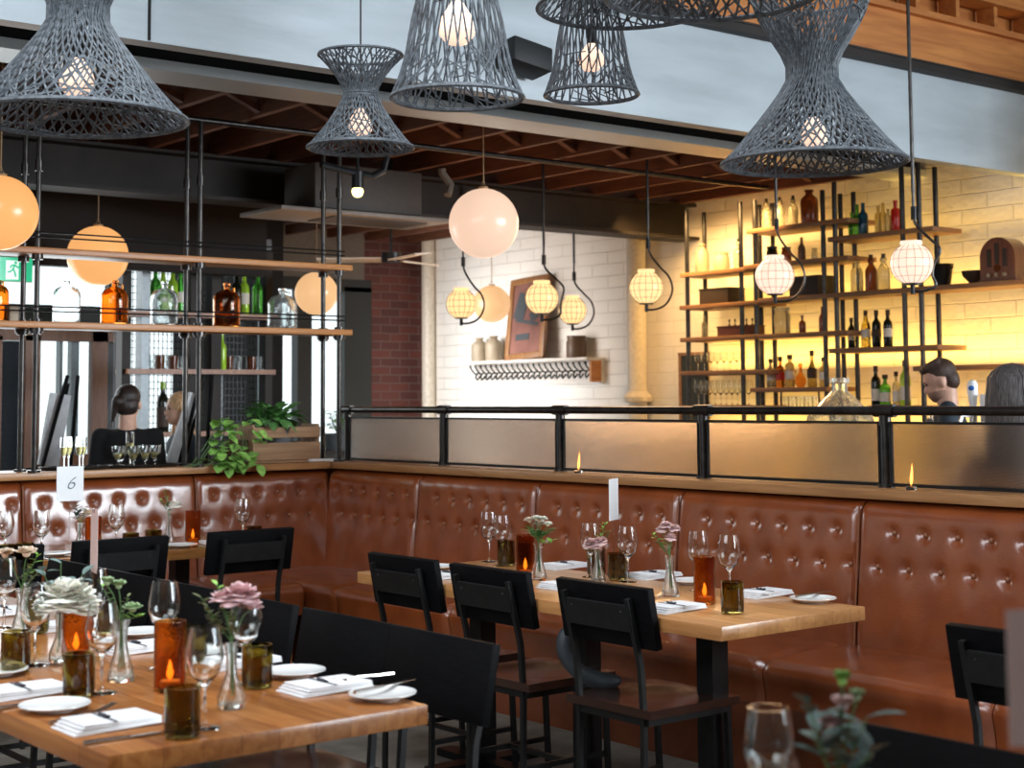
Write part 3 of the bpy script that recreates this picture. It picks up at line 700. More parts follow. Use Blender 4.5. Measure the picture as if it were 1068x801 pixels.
sg = obj('face', MB().box((-.01, 0, 0), (.235, .012, .155)), 'exit_green', ex)
obj('pictogram_field', MB().box((-.03, -.0075, -.005), (.085, .003, .125)), 'exit_white', sg)
fig = MB().cyl((-.008, -.011, .044), (-.008, -.009, .044), .010, seg=12)
for a_, b_ in (((-.012, .030), (-.026, .0)), ((-.026, 0), (-.012, -.022)), ((-.012, -.022), (-.008, -.05)), ((-.026, 0), (-.045, -.018)), ((-.045, -.018), (-.062, -.02)), ((-.012, .028), (-.035, .024)), ((-.035, .024), (-.045, .008)), ((-.012, .028), (.004, .012)), ((.004, .012), (.018, .016))):
    fig.tube([(a_[0], -.0105, a_[1]), (b_[0], -.0105, b_[1])], .0052, 6)
obj('running_figure', fig, 'exit_green', sg)

# ------------------------------------------------------------------ left pipe shelving with demijohns
YS = 7.98
sh = thing('pipe_shelf', 'black pipe shelving with two timber shelves above the left ledge', 'shelf', (4, YS, 1.09))
xe = onY(367, 349, YS-.11).x
for z in (2.262, 1.868):
    obj('shelf_board', MB().box(((1.2+xe)/2-4, 0, z-1.09), (xe-1.2, .24, .034), bev=.003), 'shelf_wood', sh)
yf, yb_ = YS-.085, YS+.085
for a_, b_ in ((36.5, 22), (207, 193), (353.5, 336.7)):
    for pxx, yy in ((a_, yf), (b_, yb_)):
        x = onY(pxx, 420, yy).x-4; dy = yy-YS
        o = obj('pipe', MB().cyl((x, dy, 0), (x, dy, 1.97), .0145, seg=10).cyl((x, dy, .0), (x, dy, .012), .033, seg=12)
            .cyl((x, dy, 1.145-.37-.035), (x, dy, 1.155-.394), .038, seg=12).cyl((x, dy, 1.155-.03), (x, dy, 1.155-.0), .030, seg=12).cyl((x, dy, .73), (x, dy, .76), .03, seg=12).cyl((x, dy, .795), (x, dy, .81), .03, seg=12)
            .cyl((x, dy, 1.60), (x, dy, 1.66), .022, seg=10), 'pipe_metal', sh)
for z in (.85, .875, 1.245, 1.27):
    obj('guard_wire', MB().cyl((-2.8, yf-YS-.02, z), (xe-4.05, yf-YS-.02, z), .005, seg=6), 'black_metal', sh)
def jug(label, px, mat, wpx=28, hpx=46, grp=None):
    base = onY(px, 338, YS-.01); x = base.x; z0 = 1.8855; m = 1/ppm((x, YS, z0)); r = wpx*.5*m; h = hpx*m
    t = thing('demijohn', label, 'bottle', (x, YS-.0, z0)); 
    if grp: t['group'] = grp
    prof = [(0, 0), (r*.9, 0), (r, .012), (r, h*.62), (r*.95, h*.70), (r*.78, h*.78), (r*.42, h*.83), (r*.22, h*.86), (r*.2, h*.93), (r*.27, h*.95), (r*.27, h), (r*.16, h), (r*.15, h*.86), (r*.38, h*.82), (r*.74, h*.765), (r*.90, h*.69), (r*.95, h*.61), (r*.95, .02), (r*.85, .008), (0, .008)]
    obj('body', MB().lathe(prof, seg=28), mat, t)
    obj('handle', MB().tube([(r*.24, 0, h*.92), (r*.6, 0, h*.90), (r*.62, 0, h*.78)], .006, 6), mat, t)
jug('amber glass demijohn cut by the left frame edge', -5, 'amber_jug')
jug('clear glass demijohn left of the amber one under the orange globe', 70, 'jug_glass')
jug('amber glass demijohn below the orange globe behind the shelf', 120, 'amber_jug')
jug('clear glass demijohn on the left shelf, between two amber ones', 172, 'jug_glass')
jug('amber glass demijohn right of the middle shelf poles', 237, 'amber_jug')
jug('clear glass demijohn at the right end of the shelf, by the peach globe', 295, 'jug_glass', 30, 42)
p = onY(12, 330, YS)
tag(obj('box', MB().box((p.x, YS, 1.885+.045), (.05, .08, .09), bev=.003), 'stoneware'), 'small tan box on the left shelf near the frame edge', 'box')

# ------------------------------------------------------------------ crate, plants, trays and flutes on the ledge
def ppos(px, y): return onY(px, 480, y).x
cxa, cxb = ppos(263, 7.97), ppos(333, 7.97); cw = cxb-cxa
cr_ = thing('wooden_crate', 'slatted wooden crate with leafy plants on the left ledge', 'crate', ((cxa+cxb)/2, 8.06, 1.09))
zs = 1/ppm(((cxa+cxb)/2, 8.0, 1.2))
for z0, z1 in ((3, 21), (26, 37)):
    for y in (-.095, .095): obj('slat', MB().box((0, y, (z0+z1)/2*zs), (cw, .012, (z1-z0)*zs), bev=.001), 'crate_wood', cr_)
for x in (-1, 1): obj('end_board', MB().box((x*(cw/2-.008), 0, .115), (.016, .18, .225)), 'crate_wood', cr_)
obj('bottom_board', MB().box((0, 0, .008), (cw-.02, .18, .012)), 'crate_wood', cr_)
def foliage(b, c, rx, ry, rz, n, L, W, rnd, droop=.3):
    for _ in range(n):
        a = rnd.uniform(0, 6.283); e = rnd.uniform(-.3, 1); d = Vector((math.cos(a), math.sin(a), e)).normalized()
        p = Vector(c)+Vector((d.x*rx*rnd.random(), d.y*ry*rnd.random(), d.z*rz*rnd.random()))
        b.leaf(p, d, (0, 0, 1), L*rnd.uniform(.6, 1.2), W*rnd.uniform(.7, 1.2), droop)
    return b
rnd = random.Random(11)
pl = thing('potted_plant', 'leafy green plant spilling from the wooden crate', 'plant', ((cxa+cxb)/2, 8.04, 1.30))
obj('leaves', foliage(MB(), (-.05, 0, .05), .17, .08, .10, 130, .10, .06, rnd), 'leaf_green', pl)
obj('pot', MB().lathe([(0, -.19), (.07, -.19), (.085, -.0), (.08, 0), (.07, -.02), (0, -.02)], seg=16), 'pot_grey', pl)
tp = thing('trailing_plant', 'green pothos trailing over the ledge left of the crate', 'plant', (ppos(243, 7.98), 8.0, 1.09))
b = MB()
for k in range(9):
    a = rnd.uniform(-.22, .08); pts = [(rnd.uniform(-.02, .06), 0, .22), (a*.5, -.05, .24), (a, -.09, .12), (a*1.2-.05, -.12, .02), (a*1.3-.1, -.14, .0)]
    b.tube(pts, .003, 4)
obj('stems', b, 'stem_green', tp)
b = MB()
for k in range(70):
    x = rnd.uniform(-.16, .14); z = rnd.uniform(.0, .26) if rnd.random() < .8 else 0
    b.leaf((x, -.05-rnd.random()*.08, z), (rnd.uniform(-1, .6), -.6, rnd.uniform(-.6, .4)), (0, -.3, 1), rnd.uniform(.05, .095), .06, .2)
for k in range(14): b.leaf((-.28+.02*k, -.08-rnd.random()*.04, .012+rnd.random()*.02), (rnd.uniform(-1, 1), -.6, .3), (0, 0, 1), .055, .04, .2)
obj('leaves', b, 'leaf_bright', tp)
obj('pot', MB().lathe([(0, 0), (.05, 0), (.07, .14), (.06, .14), (.05, .02), (0, .02)], (.06, .06, 0), 16), 'stoneware_dark', tp)
tag(obj('napkin_stack', MB().box((ppos(334, 7.97), 7.96, 1.10), (.16, .05, .014), Euler((0, 0, .1)), bev=.002).box((ppos(341, 7.97), 7.95, 1.098), (.06, .05, .01), Euler((0, 0, -.2))), 'napkin'), 'small white napkins on the ledge by the right shelf pole', 'napkin')
def herb(label, px, py, Y, n=50, s=.1):
    p = onY(px, py, Y); t = thing('potted_herb', label, 'plant', p)
    b = MB()
    for k in range(10):
        a = rnd.uniform(0, 6.28); b.tube([(0, 0, -.02), (.04*math.cos(a), .04*math.sin(a), s*.8), (.07*math.cos(a), .07*math.sin(a), s*rnd.uniform(1.1, 2.0))], .003, 4)
    obj('stems', b, 'stem_green', t)
    b = MB()
    for k in range(n):
        a = rnd.uniform(0, 6.28); q = rnd.random(); b.leaf((.08*q*math.cos(a), .08*q*math.sin(a), s*rnd.uniform(.3, 1.9)), (math.cos(a), math.sin(a), rnd.uniform(-.2, .6)), (0, 0, 1), .06, .035)
    obj('leaves', b, 'leaf_bright', t)
    obj('pot', MB().lathe([(0, -.14), (.10, -.14), (.13, 0), (.12, 0), (.1, -.03), (0, -.03)], seg=18), 'pot_grey', t)
    return t
herb('bright green herb in a grey planter beyond the crate', 355, 455, 11.8)
for q in C.objects:
    if q.get('label') == 'bright green herb in a grey planter beyond the crate': q.location = onY(352, 452, 11.0)
p = onY(352, 452, 11.0); p.z += -.14+.065
tag(obj('planter_table', MB().box((p.x, 11.0, (p.z-.08)), (.7, .35, .03)).box((p.x-.3, 11, (p.z-.1)/2), (.04, .04, p.z-.1)).box((p.x+.3, 11, (p.z-.1)/2), (.04, .04, p.z-.1)), 'dark_steel'), 'dark stand carrying the planter by the far window', 'stand')

def flute_me():
    return MB().lathe([(0, 0), (.026, 0), (.026, .003), (.004, .008), (.0035, .06), (.012, .075), (.021, .10), (.024, .14), (.022, .19), (.0205, .19), (.0225, .14), (.0195, .102), (.010, .079), (0, .076)], seg=14)
def flute(label, x, y, z, group, k=1.0):
    t = thing('champagne_flute', label, 'glass', (x, y, z), group=group)
    cpart('flute', 'glass', flute_me, 'clear_glass', t, scale=(k, k, k)); cpart('flutew', 'wine', lambda: MB().lathe([(0, .080), (.009, .081), (.0188, .103), (.0215, .13), (0, .13)], seg=14), 'champagne', t, scale=(k, k, k))
def tray(label, px, wx):
    x = onY(px, 490, 8.06).x
    tag(obj('serving_tray', MB().lathe([(0, 0), (.145, 0), (.16, .018), (.155, .018), (.142, .005), (0, .005)], (x, 8.07, 1.09), 32, sx=wx, sy=.78), 'tray_black'), label, 'tray'); return x
x = tray('black oval tray under four champagne flutes on the left ledge', 80, 1.3)
for k, pxx in enumerate((65, 75, 81, 90)):
    flute(ORD[k]+' champagne flute on the left black tray, behind the number card', onY(pxx, 490, 8.06).x, 8.04+(k % 2)*.07, 1.0965, 'flutes on the left tray', .9)
x = tray('black oval tray of champagne glasses in front of the woman in black', 146, 1.55)
def coupe(label, x, y, group):
    t = thing('champagne_glass', label, 'glass', (x, y, 1.0965), group=group)
    cpart('coupe', 'glass', lambda: MB().lathe([(0, 0), (.024, 0), (.024, .003), (.004, .008), (.0035, .03), (.018, .045), (.031, .075), (.034, .115), (.032, .115), (.029, .076), (.016, .048), (0, .036)], seg=14), 'clear_glass', t)
    cpart('coupew', 'wine', lambda: MB().lathe([(0, .038), (.015, .048), (.028, .075), (0, .078)], seg=14), 'champagne', t)
for k, (pxx, dy) in enumerate(((122, 0), (129, .06), (136, -.03), (142, .05), (149, -.02), (155, .06), (160, 0), (165, .05), (134, .1))):
    coupe(ORD[(0, 1, 3, 4, 5, 6, 7, 8, 2)[k]]+' short champagne glass on the tray before the woman in black', onY(pxx, 490, 8.05).x, 8.04+dy, 'champagne glasses on the right tray')
flute('tall champagne flute rising above the others on the tray', onY(141, 490, 8.05).x, 8.12, 1.0965, 'tall flute on tray', 1.0)
# tealight flames on the right ledge
for px, lb in ((603, 'small clear glass oil candle on the right ledge, left one'), (950, 'small clear glass oil candle on the right ledge, near the bartender')):
    p = onX(px, 505, 5.03); t = thing('oil_candle', lb, 'candle', (5.03, p.y, 1.09))
    obj('holder', MB().lathe([(0, 0), (.02, 0), (.022, .014), (.012, .018), (0, .018)], seg=14), 'clear_glass', t)
    obj('flame', MB().lathe([(0, .018), (.005, .028), (.0065, .045), (.004, .075), (0, .105)], seg=10), 'flame', t, rot=(0, R(6), 0))

# easels with canvases beyond the ledge
def easel(label, px, Y, px0, py0, px1, py1, wpx):
    """leaning narrow canvas from (px0, py0) at its foot to (px1, py1) at its top"""
    a = onY(px0, py0, Y); b_ = onY(px1, py1, Y); t = thing('easel', label, 'easel', ((a.x+b_.x)/2, Y, 0)); cx_ = t.location.x
    L_ = math.hypot(b_.x-a.x, b_.z-a.z); an = math.atan2(b_.x-a.x, b_.z-a.z); wd = wpx/ppm(a)
    obj('canvas', MB().box((0, 0, (a.z+b_.z)/2), (wd, .03, L_), Euler((0, an, 0))), 'canvas_white', t)
    zt_ = b_.z+.12; f_ = b_.x-cx_
    for x0, x1 in ((f_-.42, f_+.03), (f_-.02, f_+.10)): obj('leg', MB().tube([(x0, -.05, 0), (x1, -.04, zt_)], .013, 6), 'black_wood', t)
    obj('leg', MB().tube([(f_-.1, .4, 0), (f_+.05, 0, zt_-.05)], .013, 6), 'black_wood', t)
    obj('tray', MB().tube([(f_-.34, -.06, a.z-.02), (f_+.10, -.06, a.z-.02)], .016, 6), 'black_wood', t)
easel('black easel with a pale canvas behind the left ledge, by the wooden door', 58, 9.6, 50, 486, 63, 411, 22)
easel('black easel with a narrow pale canvas behind the middle shelf poles', 190, 8.62, 176, 492, 203, 411, 13)

# ------------------------------------------------------------------ wire mesh bottle rack beyond the ledge
YR = 10.3
def rX(px): return onY(px, 400, YR).x
def rZ(py, px=215): return onY(px, py, YR).z
rk = thing('mesh_rack', 'tall dark rack with wire mesh back and rows of bottles', 'shelf', (rX(215), YR, 0))
x0 = rX(215)
for pxx, wd in ((127, .05), (148, .06), (201, .09), (222, .08), (277, .06)):
    obj('upright', MB().box((rX(pxx)-x0, 0, 1.3), (wd, .10, 2.6)), 'dark_steel' if pxx != 148 else 'window_frame_grey', rk)
for py in (330, 388, 452, 500):
    obj('rack_shelf', MB().box(((rX(127)+rX(280))/2-x0, .0, rZ(py)), (rX(280)-rX(127), .22, .035)), 'door_wood', rk)
b = MB()
xa, xb_ = rX(127)-x0, rX(277)-x0
n = 34
for i in range(n+1):
    x = xa+(xb_-xa)*i/n; b.box((x, .13, 1.7), (.005, .005, 1.7))
for i in range(34): b.box(((xa+xb_)/2, .13, .9+i*.05), (xb_-xa, .005, .005))
obj('wire_mesh', b, 'black_metal', rk)

# ------------------------------------------------------------------ bottles
def bottle_prof(kind):
    if kind == 'wine': return [(0, 0), (.036, 0), (.0375, .006), (.0375, .18), (.034, .205), (.018, .228), (.0145, .245), (.014, .295), (.016, .296), (.016, .305), (0, .305)]
    if kind == 'burgundy': return [(0, 0), (.039, 0), (.040, .006), (.040, .15), (.033, .19), (.02, .225), (.0145, .26), (.0145, .29), (.016, .3), (0, .3)]
    if kind == 'liquor': return [(0, 0), (.038, 0), (.040, .006), (.040, .15), (.034, .175), (.016, .19), (.0135, .2), (.0135, .235), (.018, .236), (.018, .27), (0, .27)]
    if kind == 'round': return [(0, 0), (.03, 0), (.05, .03), (.055, .065), (.045, .10), (.018, .13), (.014, .15), (.014, .19), (.02, .19), (.018, .22), (0, .22)]
    if kind == 'siphon': return [(0, 0), (.045, 0), (.048, .01), (.048, .15), (.045, .18), (.03, .205), (.02, .22), (.02, .235), (.026, .24), (.026, .26), (.014, .28), (.014, .30), (0, .30)]
    if kind == 'jar': return [(0, 0), (.05, 0), (.053, .01), (.053, .12), (.046, .14), (.046, .15), (.05, .152), (.05, .17), (0, .17)]
    if kind == 'jug': return [(0, 0), (.055, 0), (.058, .01), (.058, .16), (.05, .19), (.025, .215), (.022, .23), (.03, .235), (.03, .25), (0, .25)]
    if kind == 'tall': return [(0, 0), (.04, 0), (.043, .01), (.043, .16), (.036, .19), (.017, .22), (.015, .29), (.019, .30), (0, .30)]
    if kind == 'square': return [(0, 0), (.038, 0), (.042, .008), (.042, .19), (.036, .21), (.018, .22), (.018, .27), (.022, .27), (.022, .285), (0, .285)]
    if kind == 'cognac': return [(0, 0), (.036, 0), (.04, .02), (.042, .10), (.036, .15), (.024, .18), (.015, .21), (.014, .29), (.017, .30), (.017, .31), (0, .31)]
def bottle(name, label, x, y, z, kind, mat, h=None, label_mat=None, cap=None, group=None, wide=1, cat='bottle', lab=(.25, .5)):
    pr = bottle_prof(kind); H0 = pr[-1][1]; k = (h/H0) if h else 1
    t = thing(name, label, cat, (x, y, z), group=group)
    cpart(('bt', kind), 'body', lambda: MB().lathe(pr, seg=18), mat, t, scale=(k*wide, k*wide, k))
    if label_mat:
        r0 = max(r for r, zz in pr if zz < H0*.5)
        obj('label', MB().lathe([(r0*wide*k+.0008, lab[0]*H0*k), (r0*wide*k+.0008, lab[1]*H0*k)], seg=18), label_mat, t)
    if cap:
        rc = pr[-3][0]*wide*k+.001; obj('cap', MB().cyl((0, 0, H0*k*.86), (0, 0, H0*k+.001), rc+.001, seg=12), cap, t)
    return t
for i, (pxx, py, kd, m_, hh) in enumerate(((161, 330, 'wine', 'green_glass', .33), (169, 330, 'burgundy', 'lime_glass', .32), (179, 330, 'wine', 'lime_glass', .33), (187, 330, 'burgundy', 'green_glass', .31), (246, 330, 'wine', 'wine_bottle_glass', .33), (254, 330, 'wine', 'lime_glass', .33), (268, 330, 'wine', 'green_glass', .33))):
    bottle('wine_bottle', ['green wine bottle on the top tier of the mesh rack, farthest left', 'yellow-green bottle on the top tier of the mesh rack, second from left', 'yellow-green bottle on the top tier behind the clear demijohn', 'green bottle on the top tier beside the middle poles', 'dark bottle on the top tier behind the amber demijohn', 'yellow-green bottle on the top tier, right of the amber demijohn', 'green bottle on the top tier at the right end of the mesh rack'][i],
           rX(pxx), YR, rZ(330)+.018, kd, m_, hh, 'label_paper' if i % 2 else None)
bottle('wine_bottle', 'yellow-green wine bottle standing on the low tier between the two women', rX(170), YR, rZ(452)+.018, 'wine', 'wine_bottle_glass', .36, 'label_dark', 'lime_glass', lab=(.1, .5))
bottle('wine_bottle', 'bright green bottle on the middle tier below the amber demijohn', rX(230), YR-.02, rZ(388)+.018, 'wine', 'lime_glass', .27)
for i, pxx in enumerate((159, 166, 173, 180, 187, 238, 247, 262, 270)):
    tag(obj('tumbler', MB().lathe([(0, 0), (.035, 0), (.038, .10), (.035, .10), (.032, .01), (0, .01)], (rX(pxx), YR, rZ(388)+.018), 14), 'brown_glass' if i % 2 else 'jug_glass'), ORD[i]+' glass tumbler in the row on the middle tier of the mesh rack', 'glass', 'tumblers on the mesh rack')

# ------------------------------------------------------------------ white brick wall: coat rack shelf, jugs, picture
XW = 9.4
def wY(px, py, X=9.28): return onX(px, py, X)
a = wY(487, 378, 9.25); b_ = wY(617, 375, 9.25); zt_ = (a.z+b_.z)/2
crk = thing('coat_rack', 'white wall shelf with a long row of black coat hooks', 'rack', (9.4, (a.y+b_.y)/2, zt_))
hl = (a.y-b_.y)/2
obj('shelf_board', MB().box((-.105, 0, 0), (.21, hl*2, .03), bev=.003), 'white_paint', crk)
obj('back_board', MB().box((-.015, 0, -.12), (.03, hl*2, .21)), 'white_paint', crk)
obj('end_bracket', MB().box((-.08, -hl+.02, -.11), (.14, .03, .20)), 'shelf_wood', crk)
for i in range(22):
    y = hl-.06-(2*hl-.14)*i/21
    cpart('hook', 'hook', lambda: MB().tube([(-.03, 0, -.10), (-.09, 0, -.11), (-.12, .02, -.07), (-.13, .03, -.04)], .008, 5).tube([(-.03, 0, -.13), (-.07, 0, -.17), (-.10, -.02, -.15), (-.10, -.03, -.12)], .008, 5).ell((-.13, .03, -.035), (.013, .013, .013), 6).ell((-.10, -.03, -.115), (.012, .012, .012), 6), 'hook_black', crk, loc=(0, y, 0))
for px, lb, m_, hh in ((501, 'tall stoneware jug at the left end of the coat rack shelf', 'stoneware', .235), (516, 'rounder stoneware jug beside the tilted picture', 'stoneware', .245)):
    p = wY(px, 370); bottle('stoneware_jug', lb, 9.27, p.y, zt_+.015, 'jug', m_, hh, wide=1.5, cat='jug')
p = wY(602, 370); bottle('stoneware_jar', 'dark stoneware jar right of the tilted picture', 9.27, p.y, zt_+.015, 'jar', 'stoneware_dark', .20, wide=1.5, cat='jar')
# picture
ya, yb2 = wY(533, 368).y, wY(573, 368).y; hp = .80; wp = ya-yb2
pic = thing('picture', 'framed brown picture leaning on the wall shelf behind a cage lamp', 'picture', (9.21, (ya+yb2)/2, zt_+.016), 0)
pic.rotation_euler = (R(-3.0), R(9), 0)
for y, wd in ((wp/2-.03, .06), (-wp/2+.03, .06)): obj('frame_side', MB().box((0, y, hp/2), (.04, wd, hp), bev=.006), 'frame_wood', pic)
for z in (.03, hp-.03): obj('frame_rail', MB().box((0, 0, z), (.042, wp-.10, .06), bev=.006), 'frame_wood', pic)
obj('artwork', MB().box((.002, 0, hp/2), (.01, wp-.1, hp-.1)), 'art_ground', pic)
b = MB().box((-.006, .05, .22), (.004, .20, .06)).box((-.006, .1, .52), (.004, .16, .26), Euler((.3, 0, 0))).box((-.006, -.1, .42), (.004, .12, .10), Euler((-.5, 0, 0))).box((-.006, 0, .36), (.004, .34, .035), Euler((.2, 0, 0)))
obj('dark_shapes', b, 'art_ink', pic)

# ------------------------------------------------------------------ bar back shelving
XF, XB = 8.95, 9.22
def bz(px, py): return onX(px, py, XF).z
bk = thing('bar_shelving', 'tall bar shelving of black poles and timber shelves on the yellow lit wall', 'shelf', (9.08, 7.5, 0))
def bshelf(pa, pb, py):         # front edge from px pa to pb with top edge py at pa
    y0, y1 = onX(pa, py, 8.92).y, onX(pb, py, 8.92).y; z = onX(pa, py, 8.92).z
    obj('shelf_board', MB().box((9.09-9.08, (y0+y1)/2-7.5, z-.0175), (.34, y0-y1, .035), bev=.003), 'bar_shelf_wood', bk); return z
Z = {}
Z['A1'] = bshelf(709, 777, 285); Z['A3'] = bshelf(709, 790, 352.5); Z['A4'] = bshelf(709.5, 800, 387.5)
Z['A2'] = bshelf(708.5, 790, 319)
Z['B1'] = bshelf(778, 884, 239.5); Z['B2'] = bshelf(776, 884, 276.5)
Z['B3'] = Z['C2'] = bshelf(790, 1090, 311.3); Z['B4'] = bshelf(788, 884, 349); Z['B5'] = bshelf(782, 862, 404.5)
Z['C1'] = bshelf(863, 973, 247.5); Z['C3'] = bshelf(864, 978, 363.5); Z['C4'] = bshelf(905, 957, 423); Z['D'] = bshelf(952, 1090, 382); Z['A5'] = bshelf(711, 795, 423)
for pxx, X, zt2 in ((717.5, XF, 3.0), (736, XB, 3.0), (774, XF, 3.0), (789, XF, 3.0), (794, XB, 3.0), (807.5, XB, 3.0), (860.5, XF, 3.0), (873, XF, 3.05), (879, XB, 3.0), (893, XB, 3.0), (944, XF, 3.1), (961.5, XF, 3.1), (979, XB, 3.1)):
    y = onX(pxx, 330, X).y; obj('pole', MB().cyl((X-9.08, y-7.5, 1.022), (X-9.08, y-7.5, zt2), .019, seg=10), 'pipe_metal', bk)
def onsh(px, key, X=9.09): return (X, onX(px, 300, X).y, Z[key])
def bb(name, label, px, key, kind, mat, hpx, X=9.09, **k):
    x, y, z = onsh(px, key, X); bottle(name, label, x, y, z, kind, mat, hpx/ppm((x, y, z)), **k)
bb('stoneware_jug', 'stoneware jug on the top shelf of the leftmost rack', 733, 'A1', 'jug', 'stoneware', 31, cat='jug')
bb('stoneware_jar', 'squat stoneware jar beside the jug on the leftmost rack', 753, 'A1', 'jar', 'stoneware', 20, wide=1.35, cat='jar')
bb('siphon_bottle', 'pale soda siphon at the right end of the leftmost top shelf', 771, 'A1', 'siphon', 'siphon_glass', 34, X=9.18, cap='black_metal')
for px, lb in ((801, 'soda siphon farthest left on the highest middle shelf'), (815, 'pale soda siphon behind the lamp rod on the highest middle shelf'), (829, 'soda siphon beside the big dark jug')):
    bb('siphon_bottle', lb, px, 'B1', 'siphon', 'siphon_glass', 33, cap='black_metal')
bb('glass_jug', 'large dark brown jug on the highest middle shelf', 846, 'B1', 'jug', 'brown_glass', 37, wide=1.1, cat='jug')
bb('glass_jar', 'dark lidded jar above the left bar cage lamp', 806, 'B2', 'jar', 'wine_bottle_glass', 19, cat='jar')
bb('glass_jar', 'brown jar on the second middle shelf', 821, 'B2', 'jar', 'brown_glass', 17, cat='jar')
bb('bottle', 'narrow brown bottle on the second middle shelf', 837, 'B2', 'tall', 'stoneware_dark', 26, wide=1.1)
bb('glass_jar', 'pale candle glass on the second middle shelf by the pole', 851, 'B2', 'jar', 'siphon_glass', 13, cat='jar')
def crate_box(label, px0, px1, key, hpx, mat, name='box'):
    x, y0, z = onsh(px0, key); y1 = onsh(px1, key)[1]; h = hpx/ppm((x, y0, z)); ym = (y0+y1)/2
    t = thing(name, label, 'box', (x, ym, z)); obj('body', MB().box((0, 0, h/2), (.2, y0-y1, h), bev=.004), mat, t); obj('lid', MB().box((0, 0, h+.006), (.21, y0-y1+.01, .012), bev=.003), mat, t)
crate_box('black box on the second shelf of the leftmost rack', 738, 768, 'A2', 15, 'dark_box')
crate_box('large black box on the middle shelf beside the left bar cage lamp', 832, 862, 'B3', 19, 'dark_box')
crate_box('reddish brown box holding five small vials on the leftmost rack', 756, 788, 'A3', 9, 'red_box')
for i, px in enumerate((760, 766, 772, 778, 784)):
    bb('vial', ORD[i]+' small vial with dark stopper standing in the red brown box', px, 'A3', 'liquor', 'siphon_glass', 18, cap='black_metal', group='vials in the red box', wide=.7)
bb('bottle', 'clear tall bottle at the left of the vial box shelf', 734, 'A3', 'tall', 'siphon_glass', 24)
bb('glass_jar', 'large clear jar under the left bar cage lamp', 815, 'B4', 'jar', 'siphon_glass', 28, cat='jar')
bb('bottle', 'stout amber bottle on the fourth middle shelf', 836, 'B4', 'liquor', 'brown_glass', 19, wide=1.3)
bb('bottle', 'brown bottle behind the middle pole on the fourth shelf', 857, 'B4', 'tall', 'brown_glass', 27)
for px, lb, kd, m_, h, lm in ((802, 'pale liquor bottle with white label, farthest left on the low middle shelf', 'liquor', 'siphon_glass', 30, 'label_paper'), (812, 'orange red liquor bottle on the low middle shelf', 'liquor', 'amber_jug', 32, 'red_glass'), (822, 'clear liquor bottle with square shoulders on the low middle shelf', 'square', 'yellow_glass', 34, 'label_paper'),
    (833, 'round orange decanter on the low middle shelf', 'round', 'amber_glass', 25, None), (845, 'long necked dark cognac bottle on the low middle shelf', 'cognac', 'olive_glass', 38, 'label_dark'), (857, 'amber bottle with cork at the right end of the low middle shelf', 'liquor', 'yellow_glass', 31, 'label_paper')):
    bb('liquor_bottle', lb, px, 'B5', kd, m_, h, label_mat=lm, cap='dark_box' if kd != 'round' else None)
for px, lb, kd, m_, h, wd in ((890, 'light green bottle on the top right rack', 'square', 'green_glass', 26, 1), (896, 'taller green bottle on the top right rack', 'tall', 'green_glass', 34, 1), (902, 'dark blue bottle on the top right rack', 'wine', 'blue_glass', 35, 1.2), (918, 'pale yellow bottle on the top right rack', 'square', 'yellow_glass', 30, .9), (923, 'clear bottle with an orange ring on the top right rack', 'tall', 'yellow_glass', 33, .9), (928, 'narrow yellowish bottle beside the red one', 'square', 'siphon_glass', 26, .8), (936, 'bright red bottle on the top right rack', 'square', 'red_glass', 34, .95)):
    bb('bottle', lb, px, 'C1', kd, m_, h, wide=wd)
for px, lb, m_ in ((894, 'pale siphon farthest left on the long shelf', 'siphon_glass'), (909, 'dark mesh covered siphon on the long shelf', 'brown_glass'), (922, 'pale siphon left of the rightmost cage lamp', 'siphon_glass')):
    bb('siphon_bottle', lb, px, 'C2', 'siphon', m_, 39, cap='dark_box', wide=1.05)
for px, lb, kd, m_ in ((887, 'wine bottle with a round white label, left of four', 'wine', 'wine_bottle_glass'), (902, 'olive wine bottle with white label, second of four', 'burgundy', 'olive_glass'), (913, 'black wine bottle with dark label, third of four', 'wine', 'wine_bottle_glass'), (925, 'black wine bottle with white label, right of four', 'wine', 'wine_bottle_glass')):
    bb('wine_bottle', lb, px, 'C3', kd, m_, 32 if px == 887 else 39, label_mat='label_dark' if px == 913 else 'label_paper', lab=(.28, .5), cap='dark_box')
for px, lb, kd, m_, h, wd in ((911, 'dark wine bottle on the lowest right shelf', 'wine', 'wine_bottle_glass', 41, 1), (920.5, 'green bottle with a wide pale label on the lowest right shelf', 'liquor', 'green_glass', 32, 1.25), (932, 'small dark capped bottle on the lowest right shelf', 'liquor', 'siphon_glass', 35, .8), (941.5, 'tall bright green bottle on the lowest right shelf', 'wine', 'lime_glass', 47, .95)):
    bb('liquor_bottle', lb, px, 'C4', kd, m_, h, label_mat='label_paper', wide=wd, lab=(.12, .42), cap='dark_box')
# bucket, bowl, radio on the long shelf
x, y, z = onsh(983, 'C2')
t = thing('ice_bucket', 'black metal bucket on the long shelf right of the cage lamp', 'bucket', (x, y, z))
obj('body', MB().lathe([(0, 0), (.055, 0), (.08, .155), (.084, .16), (.078, .16), (.052, .008), (0, .008)], seg=22), 'bucket_black', t)
obj('handle', MB().tube([(0, -.08, .13), (-.03, -.095, .10), (-.05, -.09, .06)], .004, 5).ell((0, -.083, .13), (.01, .01, .01), 6), 'bucket_black', t)
x, y, z = onsh(1016, 'C2')
tag(obj('bowl', MB().lathe([(0, 0), (.03, 0), (.035, .015), (.075, .06), (.082, .095), (.076, .095), (.06, .05), (0, .025)], (x, y, z), 22), 'bowl_dark'), 'dark wooden bowl between the bucket and the old radio', 'bowl')
x, y, z = onsh(1048, 'C2', 9.06)
rad_ = thing('radio', 'arched wooden cathedral radio at the right end of the long shelf', 'radio', (x, y, z))
